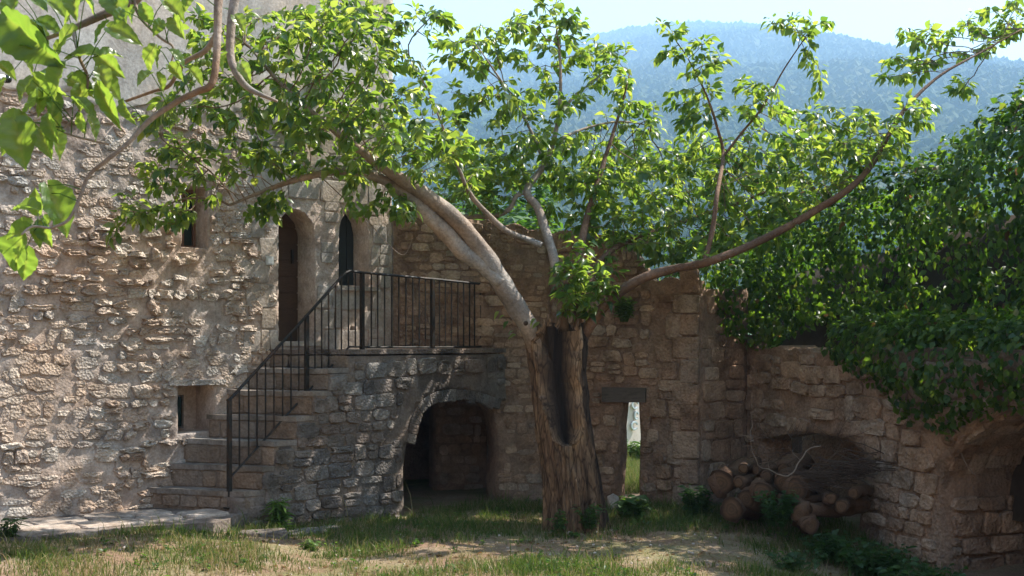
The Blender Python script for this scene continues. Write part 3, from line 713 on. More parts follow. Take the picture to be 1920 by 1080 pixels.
MB().prism([tuple(a_ - W2A.d * .1), tuple(b_ + W2A.d * .1), tuple(b_ + W2A.d * .1 + nb_ * 2.3), tuple(a_ - W2A.d * .1 + nb_ * 2.3)], 1.752, 1.9).build('cellar_roof', M['w2_mortar'], rear)
CB = Frame(W2A.p(W2A.u(856), 0, -1.35)[:2], W2A.p(dk[1][0] + .19, 0, -1.35)[:2])
panel('cellar_face', CB, [(0, -.2), (CB.L, -.2), (CB.L, 1.75), (0, 1.75)], [], .4, .12, .014, M['w2_mortar'], rear, freq=5)
st = rubble(CB, (0, CB.L, -.05, 1.7), (.10, .17), (.12, .27), .012, .9, lambda u, z: .0 < u < CB.L and -.05 < z < 1.7, (.004, .025), rng, rough=.9)
emit(CB, st, rear, M['w2_stone'], rng, 40)
topB = top_line(W2B, [(1034, 436), (1100, 432), (1150, 440), (1185, 462), (1205, 500), (1225, 522), (1312, 528)]); topB[0] = (0, topA[-1][1]); topB[-1] = (W2B.L, topB[-1][1])
slit = [W2B.uz(*q) for q in [(1158, 985), (1200, 985), (1199, 900), (1201, 820), (1198, 752), (1168, 752), (1163, 800), (1164, 850), (1160, 905)]]
slit[0] = (slit[0][0], -.2); slit[1] = (slit[1][0], -.2)
o2b = [(0, -.2), slit[0]] + slit[:1:-1] + [slit[1], (W2B.L, -.2)] + topB[::-1]
panel('wall_core', W2B, o2b, [], .28, .09, .010, M['w2_mortar'], rear, freq=5)
lint = [W2B.uz(*q) for q in [(1131, 753), (1212, 753), (1212, 727), (1131, 727)]]
up0 = W2B.u(1222)
def accb(u, z):
    if not (.02 < u < W2B.L - .008 and z > -.05 and z < np.interp(u, [q[0] for q in topB], [q[1] for q in topB]) - .015): return False
    return not near(slit, u, z, .012) and not near(lint, u, z, .01)
def accb1(u, z): return accb(u, z) and u < up0 + .09 * math.sin(z * 8 + 1) + .05
def accb2(u, z): return accb(u, z) and u > up0 + .02 + .09 * math.sin(z * 8 + 1)
st = rubble(W2B, (0, W2B.L, -.05, 3.6), (.10, .18), (.12, .26), .012, .93, accb1, (.006, .042), rng, m=3.4, jit=.09, warp=.07, rough=.8, split=.2)
st += rubble(W2B, (up0 - .1, W2B.L + .2, -.05, 3.2), (.22, .36), (.24, .46), .012, 1.0, accb2, (.010, .04), rng, m=5.5, jit=.05, warp=.03, rough=.6, split=.2)
# reveal blocks either side of the slit and quoins of the broken end
zq = -.05; k = 0
while zq < 2.7:
    h = rng.uniform(.24, .36); w = (.34, .24)[k % 2]
    st.append(dict(poly=rpoly(W2B.L - w / 2 - .006, zq + h / 2, w / 2, h / 2 - .008, 10, .012, rng, 14), proud=.04, tint=rng.uniform(.3, .9), rough=.5, c=(W2B.L - w / 2, zq + h / 2), area=w * h, base=.006)); zq += h; k += 1
emit(W2B, st, rear, M['w2_stone'], rng, 165, lift=.012)
MB().box(W2B.p((lint[0][0] + lint[1][0]) / 2, (lint[0][1] + lint[2][1]) / 2, -.11), ((lint[1][0] - lint[0][0]) / 2, .17, (lint[2][1] - lint[0][1]) / 2), W2B.d).build('timber_lintel', M['beam'], rear)

# ------------------------------------------------------------------ right-hand garden wall with log recess and arch
S2 = Frame((2.35, 16.0), (3.05, 16.55)); W3 = Frame((3.05, 16.55), (5.75, 9.53))
gw = empty('garden_wall', (3.9, 14.2, 0), 'long tawny eroded wall with a low log recess and a dark archway', 'wall')
panel('end_wall', S2, [(-.0, -.2), (S2.L, -.2), (S2.L, 2.75), (0, 2.72)], [], .4, .12, .010, M['w2_mortar'], gw, freq=5)
rng = np.random.default_rng(31)
st = rubble(S2, (0, S2.L, -.05, 2.75), (.18, .30), (.16, .38), .012, .95, lambda u, z: .01 < u < S2.L - .01 and -.05 < z < 2.7, (.01, .03), rng, m=5, jit=.04, rough=.7)
emit(S2, st, gw, M['w2_stone'], rng, 40)
jc = np.array((3.05, 16.55)) - (S2.n + W3.n) * .16
MB().box((jc[0], jc[1], 1.0), (.17, .17, 1.0 + .15), S2.d).build('corner_core', M['w2_mortar'], gw)
rec = [W3.uz(*q) for q in [(1600, 990), (1622, 905), (1620, 850), (1590, 822), (1530, 812), (1470, 815)]]
rec = [(.25, -.5), (rec[0][0], -.5)] + rec[1:5] + [(rec[5][0], rec[5][1]), (.25, .82)]
u_l = W3.u(1766)
arc3 = [(u_l, -.5), (u_l, .55), (u_l + .02, .70), (u_l + .14, .93), (u_l + .34, 1.13), (u_l + .6, 1.29), (u_l + .95, 1.41), (u_l + 1.3, 1.45), (u_l + 1.7, 1.38), (u_l + 2.1, 1.15), (u_l + 2.35, .85), (u_l + 2.45, .5), (u_l + 2.45, -.5)]
t3 = lambda u: 1.97 + .07 * noise.noise(Vector((u * 2.2, 2, 7))) + .05 * noise.noise(Vector((u * 7, 2, 7)))
us = np.linspace(W3.L, 0, 90)
o3 = [(0, -.5), rec[0]] + [rec[-1]] + rec[-2:1:-1] + [rec[1]] + arc3 + [(W3.L, -.5)] + [(u, t3(u)) for u in us]
panel('wall_core', W3, o3, [], .5, .11, .012, M['w3_mortar'], gw, freq=4)
def acc3(u, z):
    if not (.01 < u < W3.L - .02 and -.4 < z < t3(u) - .03): return False
    return not near(rec, u, z, .015) and not near(arc3, u, z, .02)
st = rubble(W3, (0, W3.L, -.36, 2.0), (.12, .29), (.14, .46), .013, .90, acc3, (.010, .048), rng, m=3.9, jit=.085, warp=.11, rough=.9, split=.3)
emit(W3, st, gw, M['w3_stone'], rng, 220, lift=.012)
# recess and archway linings
leaf_box(W3, .1, 2.75, -.15, 1.0, -.78, .05, 'recess_back', M['w3_mortar'], gw)
AI = Frame(W3.p(u_l, 0, -.75)[:2], W3.p(u_l, 0, -3.2)[:2])
m_ = MB(); prof = arc3[::-1]; n_ = len(prof)
rows = [W3.ps(prof, np.full(n_, w) + (0)) for w in np.linspace(-.42, -6.0, 10)]
for k, rr in enumerate(rows):
    rr += np.array([[.04 * noise.noise(Vector(q * 2.3)), .04 * noise.noise(Vector(q * 2.7 + 3)), .05 * noise.noise(Vector(q * 2.1 + 7)) if i not in (0, n_ - 1) else 0] for i, q in enumerate(rr)])
V = np.vstack(rows); i, j = np.meshgrid(np.arange(9), np.arange(n_ - 1), indexing='ij'); i = i.ravel(); j = j.ravel()
m_.add(V, [np.stack([i * n_ + j, (i + 1) * n_ + j, (i + 1) * n_ + j + 1, i * n_ + j + 1], 1)])
m_.build('vault_lining', M['w3_mortar'], gw, True)
leaf_box(W3, u_l - .2, u_l + 2.7, -.5, 1.7, -6.02, .05, 'vault_back', M['w3_mortar'], gw)
# rough stones lining the vault
vp = resample_open([q for q in arc3[2:12]], 200); wq = -.03
for row in range(9):
    dw = rng.uniform(.18, .30); a0 = int(rng.integers(0, 8))
    while a0 < 196:
        da = int(rng.integers(9, 17)); a1 = min(199, a0 + da)
        if a1 - a0 > 4 and rng.random() < .93:
            pr = rng.uniform(.015, .05); ring = []
            mid = vp[(a0 + a1) // 2]; tg = vp[a1] - vp[a0]; nrm2 = np.array((tg[1], -tg[0])); nrm2 /= np.linalg.norm(nrm2) + 1e-9
            us_, ws_ = np.linspace(a0 + .6, a1 - .6, 5).astype(int), (wq - .012, wq - dw + .012)
            edge_ = [(vp[i_], ws_[0]) for i_ in us_] + [(vp[us_[-1]], (ws_[0] + ws_[1]) / 2)] + [(vp[i_], ws_[1]) for i_ in us_[::-1]] + [(vp[us_[0]], (ws_[0] + ws_[1]) / 2)]
            for sc, off in ((1.0, -.10), (1.0, pr * .5), (.86, pr)):
                for q, w_ in edge_:
                    u2 = mid + (q - mid) * sc + nrm2 * (off * (1 + .5 * noise.noise(Vector((q[0] * 9, q[1] * 9, w_ * 9))))); w2 = (ws_[0] + ws_[1]) / 2 + (w_ - (ws_[0] + ws_[1]) / 2) * sc * (1 + .12 * noise.noise(Vector((q[0] * 14, q[1] * 14, w_ * 7))))
                    ring.append(W3.p(u2[0], u2[1], w2))
            n_ = len(edge_); i = np.arange(n_); k = (i + 1) % n_
            Fq = np.concatenate([np.stack([r_ * n_ + i, (r_ + 1) * n_ + i, (r_ + 1) * n_ + k, r_ * n_ + k], 1) for r_ in range(2)]); cap = (2 * n_ + i)[::-1][None]
            link('vault_stone', mesh_np('vault_stone', np.array(ring), [Fq, cap], {'tint': np.full(len(ring), rng.random())}), M['w3_stone'], gw)
        a0 = a1
    wq -= dw
# stones lining the near jamb of the vault
VJ = Frame(W3.p(u_l - .001, 0, -.05)[:2], W3.p(u_l - .001, 0, -2.9)[:2])
st = rubble(VJ, (0, 2.8, -.4, .62), (.15, .27), (.18, .42), .012, .95, lambda u, z: .02 < u < 2.8 and -.4 < z < .60, (.02, .05), rng, m=4.5, jit=.06, rough=.9)
emit(VJ, st, gw, M['w3_stone'], rng, 40, lift=.02)
# upper earth bank behind the garden wall, under the ivy
def bank_pt(t, w): return W3.p(t, 0, -w)
mb = MB(); tt = np.linspace(-1.8, W3.L, 40); ww = np.linspace(.85, 5, 16); V = []
for t in tt:
    for w in ww:
        hgt = 1.5 + (1.75 + .11 * t) * min(1, max(0, w - .8) / 1.1) ** .75
        if w == ww[0]: hgt = .2
        V.append(W3.p(t, hgt + .08 * noise.noise(Vector((t * 2, w * 2, 1))), -w))
n_ = len(ww); i, j = np.meshgrid(np.arange(len(tt) - 1), np.arange(n_ - 1), indexing='ij'); i = i.ravel(); j = j.ravel()
mb.add(V, [np.stack([i * n_ + j, (i + 1) * n_ + j, (i + 1) * n_ + j + 1, i * n_ + j + 1], 1)])
bk = mb.build('earth_bank', plain_mat('dark_humus', (.05, .036, .026), .95, 0, .1, .3, 5), None, True); bk['kind'] = 'structure'

# added unseen walls behind and beside the camera, blocking sky fill light
cy = empty('sky_blocker_wall', (0, -4, 0), 'tall plain unseen wall added behind the camera to cut sky light in the yard', 'wall')
CW = Frame((9.5, -4.0), (-13.0, -4.0))
panel('wall_face', CW, [(0, -.2), (CW.L, -.2), (CW.L, 8.0), (0, 8.0)], [], .5, .5, .03, M['w1_mortar'], cy, freq=2)
CL = Frame((-12.2, 6.93), W1.p(-3.25, 0)[:2])
panel('long_wall', CL, [(0, -.2), (CL.L, -.2), (CL.L, 7.6), (0, 7.6)], [], .5, .5, .03, M['w1_mortar'], house, freq=2)  # added out of frame on the left, blocks sky light too
CS = Frame((-13.0, -4.0), (-12.2, 6.93))
panel('side_wall', CS, [(0, -.2), (CS.L, -.2), (CS.L, 8.0), (0, 8.0)], [], .5, .5, .03, M['w1_mortar'], cy, freq=2)

# far wall across the lawn, seen through the slit
FW = Frame((1.4, 23.3), (3.9, 25.3))
fw = empty('boundary_wall', FW.p(1, 0), 'pale washed boundary wall across the sunny lawn, seen through the slit', 'wall')
panel('wall_face', FW, [(0, -.2), (FW.L, -.2), (FW.L, 2.6), (0, 2.6)], [], .3, .3, .015, plain_mat('pale_pink_limewash', (.62, .54, .50), .9, 0, .1, .12, 3), fw)
pm = plain_mat('faded_blue_paint', (.47, .52, .55), .8, 0, .1, .25, 9)
for k, (a, z) in enumerate(((.0, .86), (.03, .66), (-.02, .47))):
    uu = FW.u(1189) + a
    mm_ = MB(); _r = .08
    pts = [FW.p(uu + _r * math.cos(t) * (1 if k != 1 else .6), z + .07 * math.sin(t), .03) for t in np.linspace(.3, 5.6, 14)]
    mm_.tube(pts, .022, 5).build('painted_mark', pm, fw)

# ------------------------------------------------------------------ leaves
def leaf_geo(rows=7, width=.36, fold=.28, droop=.30, lobed=False, cols=1):
    """heart-shaped blade along +Y from its stalk, unit length, normal +Z; returns V, [quads]"""
    t = np.linspace(0, 1, rows)
    prof = np.interp(t, [0, .06, .18, .34, .55, .75, .9, 1], [.10, .52, .88, 1.0, .84, .5, .2, .0]) * width
    if lobed: prof = np.interp(t, [0, .12, .3, .45, .6, .8, 1], [.3, 1.0, .95, .5, .55, .28, 0]) * width
    V = []; 
    for i in range(rows):
        y = t[i] - (.08 if False else 0)
        for c in range(-cols, cols + 1):
            f = c / cols; x = prof[i] * f
            z = -droop * t[i] ** 2 + abs(x) * fold * 2 - .25 * abs(f) ** 3 * prof[i] * .6
            yy = y - (.10 * abs(f) if t[i] < .1 else 0)
            V.append((x, yy, z))
    n = 2 * cols + 1; Q = []
    for i in range(rows - 1):
        for c in range(n - 1): Q.append((i * n + c, i * n + c + 1, (i + 1) * n + c + 1, (i + 1) * n + c))
    return np.array(V), np.array(Q)

def orient(axis, normal):
    """rows of rotation matrices with columns x, y=axis, z~normal"""
    y = axis / np.linalg.norm(axis, axis=1)[:, None]
    x = np.cross(y, normal); l = np.linalg.norm(x, axis=1)[:, None]; x = np.where(l > 1e-4, x / np.maximum(l, 1e-4), np.array((1.0, 0, 0)))
    z = np.cross(x, y); return np.stack([x, y, z], 2)

def scatter(base, pos, R, size, tint):
    V, Q = base; n = len(V); N = len(pos)
    W = np.einsum('nij,vj->nvi', R, V) * size[:, None, None] + pos[:, None]
    Fq = (Q[None] + (np.arange(N) * n)[:, None, None]).reshape(-1, Q.shape[1])
    return W.reshape(-1, 3), Fq, np.repeat(tint, n)

def colonize(start, attract, step=.13, reach=1.3, kill=.20, grav=0.0, iters=90, rng=RNG):
    """grow twigs from the start points (with parents) towards the attractors"""
    pos = [np.array(p) for p in start]; par = [-1] * len(pos); A = np.array(attract); alive = np.ones(len(A), bool)
    D = np.linalg.norm(A[:, None] - np.array(pos)[None], axis=2); best = D.argmin(1); bd = D.min(1)
    for it in range(iters):
        m = alive & (bd < reach)
        if not m.any():
            if not alive.any(): break
            m = alive & (bd < bd[alive].min() * 1.15 + .01)
        dirs = {}
        for i in np.nonzero(m)[0]:
            v = A[i] - pos[best[i]]; l = np.linalg.norm(v)
            dirs.setdefault(int(best[i]), []).append(v / (l + 1e-9))
        new = []
        for k, vs in dirs.items():
            v = np.sum(vs, 0); l = np.linalg.norm(v)
            if l < 1e-3: continue
            v = v / l + rng.normal(0, .13, 3); v[2] += grav; v /= np.linalg.norm(v)
            new.append((k, pos[k] + v * step))
        if not new: break
        for k, q in new:
            if np.min(np.linalg.norm(np.array(pos[-600:]) - q, axis=1)) < .35 * step: continue
            pos.append(q); par.append(k)
            d = np.linalg.norm(A - q, axis=1); better = d < bd; bd = np.where(better, d, bd); best = np.where(better, len(pos) - 1, best)
        alive &= bd > kill
    return np.array(pos), np.array(par)

def chains(pos, par, nroot, tip=.0035, power=2.4):
    n = len(pos); kids = [[] for _ in range(n)]
    for i in range(n):
        if par[i] >= 0: kids[par[i]].append(i)
    acc = np.zeros(n); depth = np.zeros(n, int)
    for i in range(n - 1, -1, -1):
        if not kids[i]: acc[i] = tip ** power; depth[i] = 0
        else: depth[i] = 1 + max(depth[k] for k in kids[i])
        if par[i] >= 0: acc[par[i]] += acc[i] if kids[i] or True else 0
    rad = np.maximum(acc, tip ** power) ** (1 / power); out = []
    seeds = [(r, k) for r in range(nroot) for k in kids[r]]
    while seeds:
        a, b_ = seeds.pop(); c = [a, b_]
        while kids[c[-1]]:
            ks = sorted(kids[c[-1]], key=lambda q: -acc[q]); seeds += [(c[-1], q) for q in ks[1:]]; c.append(ks[0])
        out.append(c)
    return out, rad, depth, kids

# ------------------------------------------------------------------ the hollow mulberry
tree = empty('mulberry_tree', (.68, 14.2, 0), 'old mulberry with a hollow split trunk and a spreading sunlit crown', 'tree')
YT = 14.2
NT, NZ = 210, 170
zc = np.array([EYE - (py - HOR) / F * YT for py in (1000, 985, 900, 800, 700, 640, 606)]); xc = np.array([(px - 960) / F * YT for px in (1079, 1078, 1071, 1056, 1047, 1044, 1046)])
rc = np.array([px / 2 / F * YT for px in (124, 117, 108, 106, 101, 114, 100)])
hole = np.array([(612, -34, 46), (640, -46, 44), (690, -50, 40), (740, -50, 38), (770, -37, 36), (800, -25, 32), (822, -18, 20), (834, -4, 6)])   # photo row, angle from..to in degrees
V = np.zeros((NZ, NT, 3)); T = np.zeros((NZ, NT)); TO = np.zeros((NZ, NT))
zt = np.linspace(-.15, EYE - (604 - HOR) / F * YT, NZ)
for i, z in enumerate(zt):
    cx = np.interp(z, zc, xc); R = np.interp(z, zc, rc); py = HOR + (EYE - z) / YT * F
    for j in range(NT):
        th = (j / NT * 2 - 1) * math.pi                    # 0 faces the camera
        q = Vector((math.sin(th) * 2.6, math.cos(th) * 2.6, z * .55)); 
        r = R * (.95 + .11 * noise.noise(q) + .10 * noise.noise(Vector((q.x * 2.6, q.y * 2.6, z * .8 + 4))) + .075 * (1 - 2 * abs(noise.noise(Vector((q.x * 4.5, q.y * 4.5, z * 1.3 + 9))))) + .015 * noise.noise(Vector((q.x * 12, q.y * 12, z * 5))))
        cr = noise.noise(Vector((q.x * 2.3, q.y * 2.3, z * .6 + 20))); r -= R * .13 * max(0, 1 - abs(cr) / .10) + R * .06 * max(0, 1 - abs(noise.noise(Vector((q.x * 5.5, q.y * 5.5, z * 1.2 + 31)))) / .10)
        r *= 1 + .10 * max(0, (.28 - z) / .43) * (1 + .9 * noise.noise(Vector((math.sin(th) * 2, math.cos(th) * 2, 3))))
        edge = 9 * noise.noise(Vector((z * 4.2, th, 2))); d = math.degrees(th)
        if py < 832:
            lo, hi = np.interp(py, hole[:, 0], hole[:, 1]), np.interp(py, hole[:, 0], hole[:, 2])
            m_ = min(d - lo - edge, hi + edge - d)
            if m_ > -5:
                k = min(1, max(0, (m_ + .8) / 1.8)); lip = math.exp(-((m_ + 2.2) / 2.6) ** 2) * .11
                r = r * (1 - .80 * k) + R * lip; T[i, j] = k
        elif py < 900:                                      # a groove running down from the hollow
            r *= 1 - .12 * math.exp(-((d - 10) / 6) ** 2) * (900 - py) / 68
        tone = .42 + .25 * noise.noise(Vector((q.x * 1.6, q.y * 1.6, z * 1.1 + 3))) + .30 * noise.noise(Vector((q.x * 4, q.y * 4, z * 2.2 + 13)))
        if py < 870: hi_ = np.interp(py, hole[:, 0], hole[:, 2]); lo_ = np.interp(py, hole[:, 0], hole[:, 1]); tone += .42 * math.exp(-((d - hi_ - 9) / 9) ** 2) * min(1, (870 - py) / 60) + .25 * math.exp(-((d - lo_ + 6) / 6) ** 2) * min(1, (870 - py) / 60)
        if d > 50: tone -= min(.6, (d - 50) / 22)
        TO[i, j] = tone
        V[i, j] = (cx + r * math.sin(th), YT - r * math.cos(th) * .92, z)
    if i > NZ - 16:
        for j in range(NT):
            th = (j / NT * 2 - 1) * math.pi
            V[i, j, 2] = min(V[i, j, 2], zt[-1] - .16 * abs(noise.noise(Vector((math.sin(th) * 4, math.cos(th) * 4, 8)))) - .06 * (math.sin(th * 2 + 1) > .3))
rows = [V.reshape(-1, 3)]; top = V[-1]; cen = top.mean(0)
for sc, dz in ((.78, -.03), (.55, -.25), (.2, -.5)): rows.append(cen + (top - cen) * sc + np.array((0, 0, dz)))
VV = np.vstack(rows); nr = NZ + 3; i, j = np.meshgrid(np.arange(nr - 1), np.arange(NT), indexing='ij'); i = i.ravel(); j = j.ravel(); k = (j + 1) % NT
Fq = np.stack([i * NT + j, i * NT + k, (i + 1) * NT + k, (i + 1) * NT + j], 1)
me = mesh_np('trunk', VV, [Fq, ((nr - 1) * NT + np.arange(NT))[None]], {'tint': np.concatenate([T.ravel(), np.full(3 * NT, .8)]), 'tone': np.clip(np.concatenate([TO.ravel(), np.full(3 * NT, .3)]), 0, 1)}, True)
# decayed heartwood in the hollow, with its shade painted in as near-black colour
mt = M['trunk']; nt = mt.node_tree; b = nt.nodes['Principled BSDF']; src = b.inputs['Base Color'].links[0].from_socket
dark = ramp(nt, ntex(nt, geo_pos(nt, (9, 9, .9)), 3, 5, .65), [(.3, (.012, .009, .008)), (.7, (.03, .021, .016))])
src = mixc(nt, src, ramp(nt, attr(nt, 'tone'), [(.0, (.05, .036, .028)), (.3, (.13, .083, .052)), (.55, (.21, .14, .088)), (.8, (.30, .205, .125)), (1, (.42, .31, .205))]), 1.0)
vo = nt.nodes.new('ShaderNodeTexVoronoi'); vo.feature = 'DISTANCE_TO_EDGE'; vo.inputs['Scale'].default_value = 2.6; nt.links.new(geo_pos(nt, (6, 6, 1.3)), vo.inputs['Vector'])
src = mixc(nt, src, ramp(nt, vo.outputs['Distance'], [(.0, (.22, .2, .19)), (.10, (1, 1, 1))]), .85)
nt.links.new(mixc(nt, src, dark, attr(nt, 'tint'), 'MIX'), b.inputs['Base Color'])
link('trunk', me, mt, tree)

def back(rows):
    return [(r_[0], r_[1], r_[2] + (BS_ * min(1, max(0, (560 - r_[1]) / 250)) if r_[2] >= 14.2 and r_[0] < 1500 else 0), r_[3]) for r_ in rows]
BS_ = .8
def L3(rows): return smooth_path([P(*r[:3]) for r in rows], 6)
def rads(rows, n): return np.interp(np.linspace(0, len(rows) - 1, n), np.arange(len(rows)), [r[3] for r in rows])
LIMBS = [
 [(1008, 730, 14.24, .04), (1005, 675, 14.2, .085), (997, 626, 14.1, .112), (962, 566, 14.0, .112), (925, 505, 13.9, .108), (885, 447, 13.75, .10), (838, 398, 13.6, .092), (785, 357, 13.4, .082), (725, 318, 13.2, .06), (660, 270, 13.0, .045), (590, 215, 12.9, .03), (520, 150, 12.8, .02), (470, 90, 12.8, .012)],
 [(938, 530, 13.9, .08), (905, 496, 13.85, .088), (868, 472, 13.75, .09), (835, 436, 13.65, .088), (795, 398, 13.5, .082), (760, 362, 13.4, .07), (715, 335, 13.3, .055), (645, 320, 13.2, .045), (565, 334, 13.25, .034), (490, 360, 13.4, .022), (430, 385, 13.5, .012)],
 [(1058, 630, 14.25, .06), (1051, 560, 14.25, .056), (1040, 490, 14.25, .054), (1024, 435, 14.3, .052), (1008, 390, 14.3, .05), (988, 357, 14.35, .045), (1020, 310, 14.4, .034), (1040, 255, 14.5, .028), (1050, 190, 14.6, .022), (1050, 110, 14.7, .016), (1042, 40, 14.8, .009)],
 [(1016, 460, 14.28, .036), (985, 448, 14.25, .036), (948, 432, 14.15, .034), (915, 402, 14.0, .03), (882, 365, 13.9, .026), (862, 320, 13.8, .02), (840, 262, 13.7, .013), (815, 200, 13.6, .008)],
 [(990, 358, 14.35, .03), (968, 368, 14.4, .03), (955, 392, 14.5, .03), (925, 405, 14.7, .03), (880, 406, 14.9, .03), (830, 408, 15.1, .028), (780, 395, 15.2, .022), (730, 350, 15.2, .02), (690, 280, 15.1, .012)],
 [(1086, 625, 14.25, .06), (1085, 560, 14.3, .055), (1086, 490, 14.3, .05), (1098, 420, 14.35, .042), (1118, 350, 14.4, .033), (1140, 280, 14.5, .024), (1165, 200, 14.7, .015), (1180, 140, 14.8, .009)],
 [(1085, 655, 14.3, .07), (1098, 622, 14.2, .066), (1128, 580, 14.15, .056), (1165, 546, 14.1, .054), (1210, 520, 14.0, .053), (1265, 504, 13.9, .047), (1325, 492, 13.8, .045), (1395, 465, 13.8, .044), (1460, 434, 13.8, .042), (1530, 394, 13.85, .040), (1592, 354, 13.9, .036), (1635, 308, 14.0, .030), (1668, 250, 14.2, .028), (1705, 195, 14.5, .022), (1765, 140, 14.8, .016), (1840, 98, 15.1, .011), (1915, 55, 15.3, .007)],
 [(1092, 560, 14.35, .04), (1125, 490, 14.6, .038), (1180, 450, 14.9, .034), (1245, 428, 15.1, .03), (1320, 402, 15.3, .024), (1400, 375, 15.4, .018), (1480, 340, 15.4, .012)],
 [(1320, 496, 13.85, .03), (1336, 430, 14.0, .027), (1345, 360, 14.1, .025), (1356, 290, 14.2, .022), (1345, 240, 14.25, .017), (1325, 180, 14.3, .012), (1290, 110, 14.3, .008), (1255, 60, 14.3, .006)],
 [(1354, 296, 14.2, .018), (1390, 250, 14.2, .015), (1430, 200, 14.2, .012), (1470, 130, 14.3, .009), (1510, 70, 14.3, .006)],
 [(1022, 310, 14.4, .022), (1000, 255, 14.3, .018), (965, 190, 14.2, .014), (925, 130, 14.1, .01), (890, 80, 14.0, .007)],
 [(1048, 210, 14.6, .018), (1090, 170, 14.8, .014), (1140, 130, 15.0, .01), (1180, 95, 15.1, .006)],
 [(1050, 260, 14.5, .018), (1100, 240, 14.8, .015), (1160, 228, 15.0, .011), (1220, 235, 15.2, .007)],
]
start = []; 
for rows in LIMBS:
    rows = back(rows); p = L3(rows); r = rads(rows, len(p))
    V, Fc = tube(p, r, 14 if rows[0][3] > .05 else 8, True, .16, len(start)); link('limb', mesh_np('limb', V, Fc, {'tint': np.clip(np.where(np.repeat(np.arange(len(p)), 14 if rows[0][3] > .05 else 8) < 15, 1.05 - np.repeat(np.arange(len(p)), 14 if rows[0][3] > .05 else 8) / 22 if rows[0][1] > 600 else .3, .3 + .28 * np.sin(V[:, 2] * 7 + V[:, 0] * 5)), 0, 1)}, True), M['bark_brown' if rows[0][0] > 1060 else 'bark'], tree)
    for q, rr in zip(p, r):
        if rr < .075: start.append(q)
# splinters along the broken rim of the trunk
for k, (px, py, dx, dy, L_) in enumerate(((1018, 612, 2, -14, .08), (1030, 606, -3, -18, .1), (1044, 608, 4, -12, .08), (1080, 614, 3, -16, .09))):
    a = P(px, py + 4, 14.0); b2 = P(px + dx, py + dy, 13.97); V, Fc = tube([a, (a + b2) / 2 + np.array((.008, -.01, 0)), b2], [.028, .018, .004], 6, True, .3, k)
    link('splinter', mesh_np('splinter', V, Fc, {'tint': np.zeros(len(V)), 'tone': np.full(len(V), .5)}, False), M['trunk'], tree)
# a bare hanging twig under the crown
pth = L3([(600, 330, 13.1, .007), (645, 372, 13.05, .006), (690, 415, 13.0, .0055), (728, 458, 12.95, .005), (755, 478, 12.95, .004), (768, 462, 12.95, .003), (772, 448, 12.95, .002)])
link('bare_twig', mesh_np('bare_twig', *tube(pth, np.linspace(.007, .002, len(pth)), 6), None, True), M['dry_twig'], tree)
